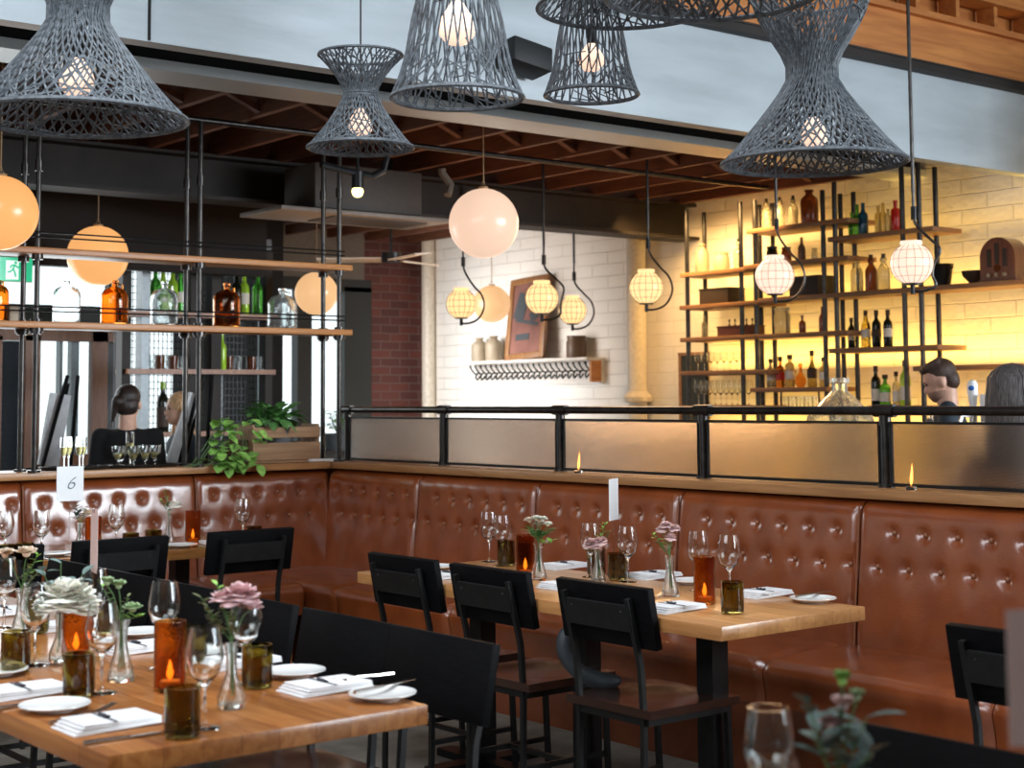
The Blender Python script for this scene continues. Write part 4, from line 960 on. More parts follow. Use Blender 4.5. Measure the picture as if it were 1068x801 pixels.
b = MB(); w_, h_ = .135, .30; pts = [(-w_, 0), (w_, 0)]+[(w_*math.cos(a), h_-w_+w_*1.0*math.sin(a)) for a in [math.pi*i/16 for i in range(17)]]
A = [b.b.verts.new((-.08, q[0], q[1])) for q in pts]; B = [b.b.verts.new((.08, q[0], q[1])) for q in pts]
b.b.faces.new(A); b.b.faces.new(B[::-1])
for i in range(len(pts)): b.b.faces.new((A[i], A[(i+1) % len(pts)], B[(i+1) % len(pts)], B[i]))
obj('cabinet', b, 'radio_wood', rad_)
b = MB()
for y_, h0, h1 in ((-.06, .10, .22), (0, .12, .26), (.06, .10, .22)): b.box((-.082, y_, (h0+h1)/2), (.006, .032, h1-h0), bev=.002)
obj('speaker_grille', b, 'dark_box', rad_)
for y_, z_ in ((-.06, .045), (0, .045), (.06, .045)): obj('knob', MB().cyl((-.08, y_, z_), (-.10, y_, z_), .013, seg=12), 'stoneware', rad_)
obj('dial', MB().cyl((-.079, 0, .09), (-.086, 0, .09), .026, seg=18), 'brown_glass', rad_)
obj('plinth', MB().box((0, 0, .008), (.175, .285, .016), bev=.003), 'radio_wood', rad_)

# wine glass (shared builder, used on bar racks and tables)
def wg_me(): return MB().lathe([(0, 0), (.034, 0), (.035, .002), (.006, .008), (.0038, .02), (.0036, .085), (.012, .096), (.030, .115), (.040, .145), (.040, .160), (.036, .190), (.0315, .215), (.0303, .215), (.0347, .190), (.0387, .160), (.0387, .145), (.029, .117), (.011, .099), (0, .096)], seg=24)
def wine_glass(label, x, y, z, k=1.0, group=None):
    t = thing('wine_glass', label, 'glass', (x, y, z), group=group)
    cpart('wg', 'glass', wg_me, 'clear_glass', t, scale=(k, k, k)); return t
for key, n, lb, grp in (('A4', 8, ' stemmed glass in the row on the fourth shelf of the leftmost rack', 'glasses on the fourth left shelf'), ('A5', 10, ' stemmed glass in the crowded row at the foot of the leftmost rack', 'glasses at the foot of the left rack')):
    for i in range(n):
        px = 728+i*(58 if key == 'A5' else 54)/n; X = 9.05+.08*(i % 2); y = onX(px, 380, X).y
        wine_glass(ORD[i]+lb, X, y, Z[key], .72 if key == 'A4' else .95, grp)
for i in range(9):
    px = 818+i*4.2; X = 9.03+.07*(i % 2); y = onX(px, 420, X).y
    tag(obj('tumbler', MB().lathe([(0, 0), (.03, 0), (.034, .09), (.031, .09), (.027, .01), (0, .01)], (X, y, Z['B5']-.035-.0921-.03), 14), 'clear_glass'), ORD[i]+' clear tumbler in the row under the low middle shelf', 'glass', 'tumblers under the low middle shelf')
tag(obj('tumbler_rack', MB().box((9.07, onX(835, 415, 9.07).y, Z['B5']-.165), (.2, .42, .012)).box((8.98, onX(818, 415, 8.98).y+.03, Z['B5']-.10), (.01, .01, .13)).box((8.98, onX(852, 415, 8.98).y-.02, Z['B5']-.10), (.01, .01, .13)), 'black_metal'), 'slim rack holding clear tumblers under the low middle shelf', 'rack')
a, b_ = onX(709, 400, 9.37), onX(737, 400, 9.37)
cb = thing('chalkboard', 'dark framed chalkboard on the wall behind the stacked wine glasses', 'board', (9.385, (a.y+b_.y)/2, (onX(720, 369, 9.37).z+1.1)/2))
hh = onX(720, 369, 9.37).z-1.1
obj('slate', MB().box((0, 0, 0), (.016, a.y-b_.y, hh)), 'chalk_dark', cb)
obj('frame', MB().box((-.006, 0, hh/2), (.024, a.y-b_.y+.03, .025)).box((-.006, (a.y-b_.y)/2, 0), (.024, .025, hh)).box((-.006, -(a.y-b_.y)/2, 0), (.024, .025, hh)), 'bar_shelf_wood', cb)

# bar counter, taps, demijohn
bc = thing('bar_counter', 'dark bar counter behind the glass screen', 'counter', (6.55, 5.6, 0))
obj('worktop', MB().box((0, 0, 1.08), (.62, 4.8, .05), bev=.006), 'bar_top', bc)
obj('front_panel', MB().box((0, 0, .527), (.46, 4.7, 1.05)), 'bar_front', bc)
back = thing('back_counter', 'low back counter under the bar shelving', 'counter', (9.1, 7.0, 0))
obj('worktop', MB().box((-.02, 0, 1.0), (.56, 5.4, .04), bev=.005), 'bar_top', back); obj('cabinet', MB().box((0, 0, .49), (.5, 5.3, .975)), 'bar_front', back)
p = onX(876, 430, 6.5); k = 1/ppm((6.5, p.y, 1.3)); r = 38*k; z1 = onX(876, 394, 6.5).z; h = z1-1.105
t = thing('demijohn', 'huge pale glass demijohn standing on the bar counter', 'bottle', (6.5, p.y, 1.105))
obj('body', MB().lathe([(0, 0), (r*.85, 0), (r, .02), (r, h*.35), (r*.88, h*.55), (r*.5, h*.74), (r*.23, h*.84), (r*.2, h*.93), (r*.27, h*.94), (r*.27, h), (r*.16, h), (r*.15, h*.84), (r*.46, h*.73), (r*.84, h*.54), (r*.95, h*.35), (r*.95, .03), (0, .015)], seg=36), 'jug_glass', t)
p = dep(1015, 430, 7.7)
t = thing('beer_tap', 'white beer tap handle with a blue oval badge beside the bartender', 'tap', (p.x, p.y, 1.105))
k = 7.7/F; zt = dep(1014, 396, 7.7).z-1.105
obj('column', MB().cyl((0, 0, 0), (0, 0, zt-.16), .02, seg=12).tube([(0, 0, zt-.18), (-.05, .03, zt-.18), (-.07, .04, zt-.24)], .01, 8), 'tap_metal', t)
hd = obj('handle', MB().lathe([(0, zt-.18), (.011, zt-.18), (.014, zt-.15), (.026, zt-.07), (.027, zt-.03), (.02, zt-.006), (0, zt)], seg=18), 'tap_white', t)
obj('badge', MB().ell((-.022, -.008, zt-.042), (.012, .017, .013), 12), 'tap_blue', hd)
p = dep(1028, 430, 7.65)
t = thing('tap_block', 'white square tap block right of the beer tap handle', 'tap', (p.x, p.y, 1.105))
zt = dep(1028, 411, 7.65).z-1.105
obj('block', MB().box((0, 0, zt-.10), (.04, .04, .20), bev=.004), 'tap_white', t); obj('stem', MB().cyl((0, 0, 0), (0, 0, zt-.2), .012, seg=10), 'tap_metal', t); obj('badge', MB().box((-.021, 0, zt-.12), (.002, .024, .03)), 'tap_metal', t)
p = dep(971, 430, 7.8)
tag(obj('glass_bottle', MB().lathe([(0, 0), (.03, 0), (.034, .18), (.012, .22), (.012, .26), (0, .26)], (p.x, p.y, 1.105), 14), 'jug_glass'), 'clear bottle on the counter just left of the bartender', 'bottle')
rb = random.Random(5)
for i, px in enumerate((776, 784, 792, 838, 848, 900, 908, 916, 886)):
    p = onX(px, 432, 6.62); wine_glass(ORD[(0, 1, 2, 3, 4, 6, 7, 8, 5)[i]]+' glass in the line along the bar counter behind the rail', 6.62+rb.uniform(-.05, .05), p.y, 1.105, .9, 'glasses along the bar counter')
for px, lb, kd, m_, h in ((885, 'amber bottle behind the large demijohn neck', 'liquor', 'yellow_glass', 30), (892, 'slim bottle with pale label right of the large demijohn neck', 'liquor', 'siphon_glass', 33), (899, 'black squarish bottle right of the large demijohn neck', 'square', 'wine_bottle_glass', 26), (866, 'dark bottle left of the large demijohn neck', 'square', 'blue_glass', 22)):
    x, y = 8.9, onX(px, 410, 8.9).y
    bottle('liquor_bottle', lb, x, y, 1.02, kd, m_, .30+h*.002, label_mat='label_paper' if m_ != 'wine_bottle_glass' else None, wide=.9)

# ------------------------------------------------------------------ table ware
TZ = .7605
def tp(px, py): return onZ(px, py, TZ)
def tumbler(label, px, py, k=1.0, group=None):
    p = tp(px, py); t = thing('tumbler', label, 'glass', (p.x, p.y, TZ), group=group)
    cpart('tum', 'glass', lambda: MB().lathe([(0, 0), (.030, 0), (.0365, .006), (.0375, .02), (.0375, .104), (.0335, .104), (.0335, .018), (.028, .009), (0, .016)], seg=24), 'olive_glass', t, scale=(k, k, k)); return t
def candle(label, px, py, k=1.0, h=.165):
    p = tp(px, py); t = thing('candle_holder', label, 'candle', (p.x, p.y, TZ))
    def body():
        b = MB(); pr = [(0, 0), (.034, 0), (.0375, .004)] + [(.0375+(.0008 if i % 2 else 0), .006+i*.0053) for i in range(30)] + [(.0375, .165), (.0345, .165), (.0340, .012), (0, .010)]
        return b.lathe(pr, seg=28)
    cpart('cnd', 'glass', body, 'amber_glass', t, scale=(k, k, k*h/.165))
    cpart('cndw', 'wax', lambda: MB().lathe([(0, .0115), (.024, .0115), (.024, .026), (0, .026)], seg=20), 'petal_cream', t, scale=(k, k, k))
    cpart('cndf', 'flame', lambda: MB().lathe([(0, .027), (.006, .033), (.0085, .043), (.005, .06), (0, .075)], seg=12), 'flame', t, scale=(k, k, k))
    l = bpy.data.lights.new('candle_light', 'POINT'); l.energy = .02; l.color = (1, .55, .2); l.shadow_soft_size = .003
    o = bpy.data.objects.new('candle_light', l); C.objects.link(o); o.parent = t; o.location = (0, 0, .052)
    return t
def plate(label, px, py, r=.08, knife=True, group=None):
    p = tp(px, py); t = thing('side_plate', label, 'plate', (p.x, p.y, TZ), group=group)
    k = r/.08
    cpart('plt', 'plate', lambda: MB().lathe([(0, 0), (.042, 0), (.045, .004), (.07, .010), (.080, .015), (.0795, .017), (.068, .0125), (.044, .0065), (0, .0065)], seg=36), 'white_china', t, scale=(k, k, k))
    return t
def napkin(label, px, py, rz=0, L=.20, W=.125, group=None):
    p = tp(px, py); t = thing('napkin', label, 'napkin', (p.x, p.y, TZ), R(rz), group=group)
    b = MB()
    for i in range(4):
        b.box((.004*i-.006, .001*i, .0035+i*.0045), (L-.006*i, W-.004*i, .0042), Euler((R(.6*(i % 2)), R(-1.2+.8*i), R((i-1.5)*1.2))), bev=.0016)
    obj('cloth', b, 'napkin', t)
    b = MB()
    for s in (-1, 1): b.ell((-.012, s*.012, .024), (.009, .011, .003), 8, Euler((R(s*20), 0, R(s*30))))
    b.ell((-.012, 0, .025), (.005, .005, .004), 8).box((-.012, 0, .0205), (.006, W*.96, .0012))
    obj('printed_bow', b, 'napkin_print', t)
    return t
def cut_line(kind, label, a, b_, z=0, group=None):
    A, B = tp(*a), tp(*b_); d = B-A; L = .20; ang = math.atan2(d.y, d.x); m_ = (A+B)/2
    t = thing(kind, label, 'cutlery', (m_.x, m_.y, TZ+z), ang, group=group)
    if kind == 'table_fork':
        def fk():
            b = MB().tube([(-.10, 0, .004), (-.05, 0, .005), (.0, 0, .008), (.035, 0, .005)], [.0045, .004, .0028, .0035], 6)
            for s in (-1.5, -.5, .5, 1.5): b.tube([(.034, s*.002, .005), (.045, s*.0055, .004), (.07, s*.0055, .008), (.098, s*.005, .014)], .0014, 5)
            return b
        cpart('fork', 'fork', fk, 'cutlery_steel', t)
    else:
        cpart('kh', 'handle', lambda: MB().tube([(-.10, 0, .0045), (-.05, 0, .0045), (0, 0, .004)], [.0055, .005, .0038], 8), 'cutlery_steel', t)
        cpart('kb', 'blade', lambda: MB().box((.05, .001, .004), (.10, .014, .0016), bev=.0006).ell((.10, .001, .004), (.012, .007, .0008), 10), 'cutlery_steel', t)
    return t
def bud_vase(label, px, py, k=1.0, kind='flute'):
    p = tp(px, py); t = thing('bud_vase', label, 'vase', (p.x, p.y, TZ))
    pr = [(0, 0), (.030, 0), (.033, .006), (.028, .03), (.017, .07), (.0135, .095), (.016, .125), (.022, .142), (.0195, .142), (.0135, .122), (.011, .095), (.0145, .07), (.0255, .03), (.028, .01), (0, .012)]
    if kind == 'bulb': pr = [(0, 0), (.024, 0), (.030, .008), (.031, .025), (.022, .05), (.012, .075), (.0115, .11), (.017, .14), (.0145, .14), (.0095, .108), (.010, .076), (.0195, .05), (.028, .025), (.026, .012), (0, .012)]
    cpart(('vase', kind), 'glass', lambda: MB().lathe(pr, seg=22), 'vase_glass', t, scale=(k, k, k)); return p, .142*k
def blossom(b, c, r, rnd, layers=4, openness=.9, n0=5):
    c = Vector(c); b.ell(c, (r*.38, r*.38, r*.34), 10)
    for L in range(layers):
        u = (L+1)/layers; th = .25+openness*1.45*u; n = int(n0+L*1.6); rr = r*(.55+.45*u)
        for i in range(n):
            a = 6.283*(i+.5*(L % 2))/n+rnd.uniform(-.2, .2); t_ = th+rnd.uniform(-.15, .15)
            d = Vector((math.cos(a)*math.sin(t_), math.sin(a)*math.sin(t_), math.cos(t_)))
            dr = (d*.75+Vector((0, 0, .55*(1.1-u*openness)))).normalized()
            b.leaf(c+d*r*.18, dr, d+Vector((0, 0, .01)), rr*.84, rr*1.05, rnd.uniform(-.45, -.1), 5)
def bouquet(label, vase, blooms, leaves, seed, stem_mat='stem_green'):
    """blooms: (right, up, radius, material, layers, openness) metres from vase mouth; right = along the table diagonal."""
    p, h = vase; rnd = random.Random(seed); t = thing('flower_bouquet', label, 'flowers', (p.x, p.y, TZ+h))
    rv = Vector((.78, -.62, 0)); fv = Vector((-.62, -.78, 0))
    st = MB()
    for i, (x, z, r, m_, ly, op) in enumerate(blooms):
        dpt = rnd.uniform(-.012, .012); c = rv*x+fv*dpt+Vector((0, 0, z))
        st.tube([rv*rnd.uniform(-.008, .008)+Vector((0, 0, -h*.8)), Vector((0, 0, 0)), c*.6+Vector((0, 0, z*.1)), c-Vector((0, 0, r*.3))], .0016, 5)
        b = MB(); blossom(b, c, r, rnd, ly, op); obj('blossom', b, m_, t)
    for (x, z, L, n, m_) in leaves:
        b = MB(); c = rv*x+Vector((0, 0, z)); st.tube([Vector((0, 0, -h*.7)), Vector((0, 0, 0)), c*.5, c], .0014, 5)
        for k in range(n):
            u = k/max(1, n-1); q = c*(.35+.65*u); a = rnd.uniform(0, 6.28)
            b.leaf(q, Vector((math.cos(a), math.sin(a), rnd.uniform(.1, .8))), (0, 0, 1), L*rnd.uniform(.7, 1.15), L*.48, .15)
        obj('leaves', b, m_, t)
    obj('stems', st, stem_mat, t); return t
def card_stand(label, px, py_base, py0, py1, wpx, rz, mat, number=None, d=None):
    """card held by a slim clear rod stand"""
    p = tp(px, py_base) if d is None else None
    k = 1/ppm(p); z1 = p.z+(py_base-py0)*k; z0 = p.z+(py_base-py1)*k; w_ = wpx
    t = thing('table_card', label, 'card', (p.x, p.y, TZ), rz)
    obj('card', MB().box((0, 0, (z0+z1)/2-TZ), (w_, .0015, z1-z0)), mat, t)
    obj('stand', MB().box((0, 0, .004), (.07, .05, .006), bev=.001).tube([(0, .004, .006), (0, .004, z0-TZ+.02)], .0025, 6).box((0, .003, z1-TZ-.004), (.02, .004, .012)), 'clear_glass', t)
    if number:
        c_ = bpy.data.curves.new('digit', 'FONT'); c_.body = number; c_.size = .085; c_.align_x = 'CENTER'; c_.align_y = 'CENTER'; c_.extrude = .0004; c_.shear = .35; c_.offset = -.0015
        tmp = bpy.data.objects.new('digit_curve', c_); C.objects.link(tmp); bpy.context.view_layer.update(); me = bpy.data.meshes.new_from_object(tmp); bpy.data.objects.remove(tmp)
        obj('digit_six', me, 'ink', t, loc=(0, -.0016, (z0+z1)/2-TZ), rot=(R(90), 0, 0))
    return t
def glass_at(label, px, py, k=1.0, group=None):
    p = tp(px, py); return wine_glass(label, p.x, p.y, TZ, k, group)

# near table
for px, py, lb in ((16, 700, 'olive tumbler nearest the left edge of the near table'), (82, 727, 'olive tumbler beside the white side plate, left front of the near table'), (190, 769, 'olive tumbler closest to the camera, in front of the tall amber candle holder'),
                   (268, 717, 'olive tumbler right of the bulb vase with pink flower'), (38, 660, 'olive tumbler behind the left wine glass on the near table'), (112, 664, 'olive tumbler behind the green bud vase'), (201, 694, 'olive tumbler half hidden behind the tall amber candle holder')):
    tumbler(lb, px, py)
candle('lit amber candle holder under the white peony', 79, 688)
candle('lit tall amber candle holder in the middle of the near table', 177, 721, 1.02)
for px, py, k, lb in ((36, 694, 1, 'wine glass at the left, in front of the cream roses'), (106, 723, 1, 'wine glass standing between candle and green bud vase'), (213, 760, 1, 'wine glass close to the foreground olive tumbler'),
                      (256, 714, 1.02, 'wine glass holding the pink flower reflection, by the bulb vase'), (171, 697, 1.05, 'wine glass behind the tall amber candle holder'), (98, 672, 1.0, 'wine glass behind the white peony'), (4, 655, 1, 'wine glass cut by the left frame edge')):
    glass_at(lb, px, py, k)
v = bud_vase('clear fluted bud vase holding cream roses at the left', 22, 664, 1.0); bouquet('cream roses and small greens in the leftmost vase', v, [(-.055, .10, .030, 'petal_cream', 4, .6), (.015, .105, .034, 'petal_cream', 4, .7)], [(.045, .10, .03, 9, 'leaf_bright'), (.05, .05, .02, 14, 'leaf_olive'), (.02, .06, .02, 14, 'leaf_olive')], 21)
v = bud_vase('slim glass bud vase under the white peony', 62, 691, .95, 'bulb'); bouquet('large white peony with dark leaves', v, [(.02, .035, .088, 'petal_white', 9, 1.15)], [(-.05, .11, .05, 6, 'leaf_grey'), (.0, .13, .05, 5, 'leaf_grey'), (.06, .10, .05, 5, 'leaf_grey')], 22)
v = bud_vase('textured glass vase with green seed pods', 126, 710, 1.05); bouquet('pale green buds and seed pods on thin stems', v, [(-.035, .095, .02, 'bud_green', 3, .4), (-.01, .085, .022, 'bud_green', 3, .5), (.03, .03, .026, 'bud_green', 3, .7)], [(-.06, .10, .02, 5, 'leaf_bright'), (.015, .06, .018, 8, 'leaf_olive'), (.045, .01, .025, 8, 'leaf_bright')], 23)
v = bud_vase('clear bulb shaped vase at the right, crossed by stems', 241, 739, 1.05, 'bulb'); bouquet('dusky pink blossom with olive sprigs', v, [(.02, .105, .048, 'petal_pink', 5, 1.0), (-.02, .10, .03, 'petal_pink', 3, .9), (.045, .085, .03, 'petal_pink', 3, 1.1)], [(-.07, .10, .022, 14, 'leaf_olive'), (-.045, .06, .022, 16, 'leaf_olive'), (-.035, .13, .026, 10, 'leaf_bright'), (.0, .05, .02, 16, 'leaf_olive'), (-.06, .075, .02, 12, 'leaf_olive')], 24)
for px, py, lb in ((57, 741, 'white side plate at the front left of the near table'), (399, 729, 'white side plate at the right corner of the near table'), (307, 705, 'white side plate beside the second chair of the near table'), (147, 663, 'white side plate farther back, by the wine glass'), (-4, 704, 'white side plate cut by the left frame edge'), (216, 684, 'white side plate behind the bulb vase')):
    plate(lb, px, py)
for px, py, rz, lb in ((114, 757, 2, 'folded white napkin with dark bow, nearest the camera'), (341, 719, 2, 'folded white napkin with bow at the right end of the near table'), (26, 724, 2, 'folded white napkin at the left edge of the near table'), (146, 678, 2, 'folded white napkin behind the green bud vase'), (250, 693, 3, 'folded white napkin behind the bulb vase'), (8, 640, 0, 'folded white napkin far back at the left edge'), (70, 655, 0, 'folded white napkin behind the white peony')):
    napkin(lb, px, py, rz)
cut_line('table_knife', 'steel knife in front of the nearest napkin', (99, 776), (172, 765)); cut_line('table_fork', 'steel fork between nearest napkin and side plate', (52, 756), (120, 739))
cut_line('table_knife', 'steel knife by the left edge napkin', (0, 741), (60, 730)); cut_line('table_fork', 'steel fork resting on the right end napkin', (398, 717), (350, 724), .026)
cut_line('table_knife', 'steel butter knife lying across the corner side plate', (376, 731), (424, 720), .018); cut_line('table_fork', 'steel fork on the rear napkin by the second chair', (215, 683), (282, 690), .026)
card_stand('narrow pinkish table card on a clear stand in the near table row', 97, 650, 532, 598, .11, math.atan2(tp(97, 650).y, tp(97, 650).x)+R(11), 'card_pink')
# mid table
for px, py, lb in ((764, 640, 'olive tumbler at the right front of the banquette table'), (644, 605, 'olive tumbler behind the middle chair of the banquette table'), (548, 591, 'olive tumbler behind the middle chair, under two wine glasses'), (528, 590, 'olive tumbler left of the pair under two wine glasses'), (622, 600, 'olive tumbler behind the small vase with the large pink rose')):
    tumbler(lb, px, py)
candle('lit dark red candle holder with raised lettering pattern, right part of the banquette table', 735, 630, .98); candle('lit amber candle holder left of the white roses', 548, 601, .98)
for px, py, k, lb in ((761, 622, 1, 'wine glass behind the right front tumbler of the banquette table'), (729, 616, 1, 'wine glass behind the dark red candle holder'), (655, 607, .98, 'wine glass in the middle of the banquette table, right of the pink rose'), (616, 602, .98, 'wine glass behind the large pink rose'), (524, 590, .98, 'wine glass above the middle chair, right of a pair'), (510, 586, 1, 'wine glass above the middle chair, left of a pair')):
    glass_at(lb, px, py, k)
v = bud_vase('fluted glass vase holding pale pink carnations', 699, 622, 1.0); bouquet('pale pink carnations with light green sprigs', v, [(-.012, .105, .024, 'petal_blush', 5, 1), (.018, .095, .024, 'petal_blush', 5, 1), (-.028, .09, .022, 'petal_blush', 5, 1), (.003, .065, .024, 'petal_blush', 5, 1)], [(-.055, .075, .024, 12, 'leaf_bright'), (-.045, .05, .02, 12, 'leaf_olive')], 25)
v = bud_vase('fluted glass vase holding small white roses', 562, 605, 1.0); bouquet('cluster of small white roses with green leaves', v, [(-.035, .085, .022, 'petal_cream', 5, .7), (-.008, .092, .022, 'petal_white', 5, .7), (.015, .088, .023, 'petal_white', 5, .7), (.036, .07, .02, 'petal_white', 5, .7), (.0, .07, .022, 'petal_cream', 5, .7)], [(-.03, .05, .05, 8, 'leaf_green'), (.03, .045, .05, 8, 'leaf_green'), (.0, .035, .05, 8, 'leaf_green'), (.05, .0, .045, 3, 'leaf_bright')], 26)
v = bud_vase('small glass vase with one large pink rose', 624, 608, .95); bouquet('large pale pink rose with a spray of round leaves', v, [(-.02, .01, .038, 'petal_blush', 6, 1), (.01, .022, .03, 'petal_blush', 5, 1)], [(.03, .09, .024, 16, 'leaf_bright'), (.045, .06, .02, 8, 'leaf_olive')], 27)
for px, py, lb in ((848, 628, 'white side plate at the right corner of the banquette table'), (722, 609, 'white side plate behind the candle on the banquette table'), (455, 594, 'white side plate at the far left end of the banquette table')):
    plate(lb, px, py)
for px, py, lb in ((703, 636, 'folded white napkin at the front edge of the banquette table, right chair'), (796, 621, 'folded white napkin at the right rear corner of the banquette table'), (683, 602, 'folded white napkin at the rear middle of the banquette table'), (592, 612, 'folded white napkin between middle and right chair'), (590, 592, 'folded white napkin behind the white roses'), (468, 602, 'folded white napkin right of the farthest chair')):
    napkin(lb, px, py, 2)
cut_line('table_knife', 'steel knife at the front edge of the banquette table', (684, 640), (742, 632)); cut_line('table_fork', 'steel fork lying on the front edge of the oak by the napkin', (668, 630), (692, 622))
cut_line('table_fork', 'steel fork in front of the right rear napkin', (833, 617), (786, 626), .002); cut_line('table_knife', 'steel butter knife on the corner side plate of the banquette table', (830, 629), (866, 623), .018); cut_line('table_fork', 'steel fork by the rear middle napkin', (726, 604), (675, 611), .003)
card_stand('narrow white table card standing above the pink rose', 641, 600, 500, 543, .11, math.atan2(tp(641, 600).y, tp(641, 600).x)-R(19), 'card_white')
# left table
for px, py, lb in ((26, 592, 'olive tumbler on the left table, above the edge chair'), (7, 594, 'olive tumbler at the left frame edge on the left table'), (136, 580, 'olive tumbler above the middle left chair, left one'), (160, 576, 'olive tumbler above the middle left chair, right one'), (265, 572, 'olive tumbler above the right left-table chair')):
    tumbler(lb, px, py)
candle('lit amber candle holder at the right of the white flower on the left table', 201, 567, .98); candle('amber candle holder behind the eucalyptus on the left table', 97, 575, .98)
for px, py, lb in ((43, 583, 'wine glass right of the edge tumblers on the left table'), (121, 574, 'wine glass between eucalyptus and white flower on the left table'), (5, 583, 'wine glass at the left frame edge on the left table'), (253, 566, 'wine glass above the right chair of the left table')):
    glass_at(lb, px, py)
v = bud_vase('glass bud vase with eucalyptus on the left table', 83, 576, .95); bouquet('grey green eucalyptus with a cream bloom', v, [(.035, .045, .028, 'petal_cream', 4, .8)], [(-.02, .09, .045, 10, 'leaf_grey'), (-.03, .05, .045, 8, 'leaf_grey'), (.03, .07, .03, 8, 'leaf_olive')], 28)
v = bud_vase('glass bud vase with white flower on the left table', 176, 567, .95); bouquet('white bloom with light green sprigs on the left table', v, [(.03, .055, .035, 'petal_white', 5, 1)], [(-.02, .12, .022, 14, 'leaf_bright'), (-.04, .08, .02, 12, 'leaf_bright'), (.0, .06, .03, 10, 'leaf_green')], 29)
for px, py, lb in ((57, 580, 'white side plate left on the left table'), (189, 571, 'white side plate right on the left table')): plate(lb, px, py)
napkin('folded napkin beside the left side plate', 30, 580, 88); napkin('folded napkin right of the lit candle on the left table', 228, 568, 88)
p = tp(72, 575)
card_stand('white number 6 card on a clear stand in front of the left ledge', 72, 577, 487, 523, .122, R(-12), 'card_white', '6')

# right foreground: glasses, bouquet and card on the dark table
def fgpos(px, d): q = dep(px, 600, d); return q.x, q.y
for px, d, lb in ((799, 2.41, 'blurred wine glass in the bottom right foreground, upright and empty'), (803, 2.08, 'blurred wine glass at the very bottom, overlapping the one behind')):
    x, y = fgpos(px, d); wine_glass(lb, x, y, TZ, 1.0)
x, y = fgpos(868, 2.2)
t0 = thing('bud_vase', 'bud vase under the grey leaves in the right foreground', 'vase', (x, y, TZ))
cpart(('vase', 'flute'), 'glass', MB, 'vase_glass', t0)
bouquet('blurred pink buds with big grey green leaves in the right foreground', (Vector((x, y, TZ)), .142), [(-.002, .085, .022, 'petal_pink', 4, .5), (.012, .115, .02, 'petal_blush', 4, .4), (.012, .15, .018, 'leaf_bright', 3, .2), (.03, .13, .014, 'bud_green', 3, .3)],
        [(-.04, .12, .055, 7, 'leaf_grey'), (.045, .10, .06, 8, 'leaf_grey'), (-.03, .07, .05, 6, 'leaf_grey'), (.05, .05, .055, 7, 'leaf_grey'), (.01, .13, .035, 6, 'leaf_olive')], 31)
q = dep(1088, 707, 1.62)
t = thing('table_card', 'pink table card cut by the right frame edge, very near the camera', 'card', (q.x, q.y, TZ), R(-38))
obj('card', MB().box((0, 0, q.z-TZ), (.075, .0015, .142)), 'card_pink', t)
obj('stand', MB().box((0, 0, .004), (.06, .04, .006), bev=.001).tube([(0, .003, .006), (0, .003, q.z-TZ-.05)], .0025, 6), 'clear_glass', t)
# coat over the chair
x, y = 3.50, 4.05
jk = MB(); rnd = random.Random(3)
jk.tube([(0, 0, .66), (-.02, .02, .58), (.02, -.01, .50), (.10, -.05, .46), (.16, -.1, .47)], [.03, .035, .03, .04, .02], 8)
tag(obj('dark_cloth', jk, 'cloth_dark', loc=(x, y, .02)), 'dark shiny jacket bundled between the middle and nearest chair', 'jacket')

for q in C.objects:
    if q.name == 'dark_cloth': q.modifiers.new('soft', 'SUBSURF').levels = 2; q.modifiers['soft'].render_levels = 2

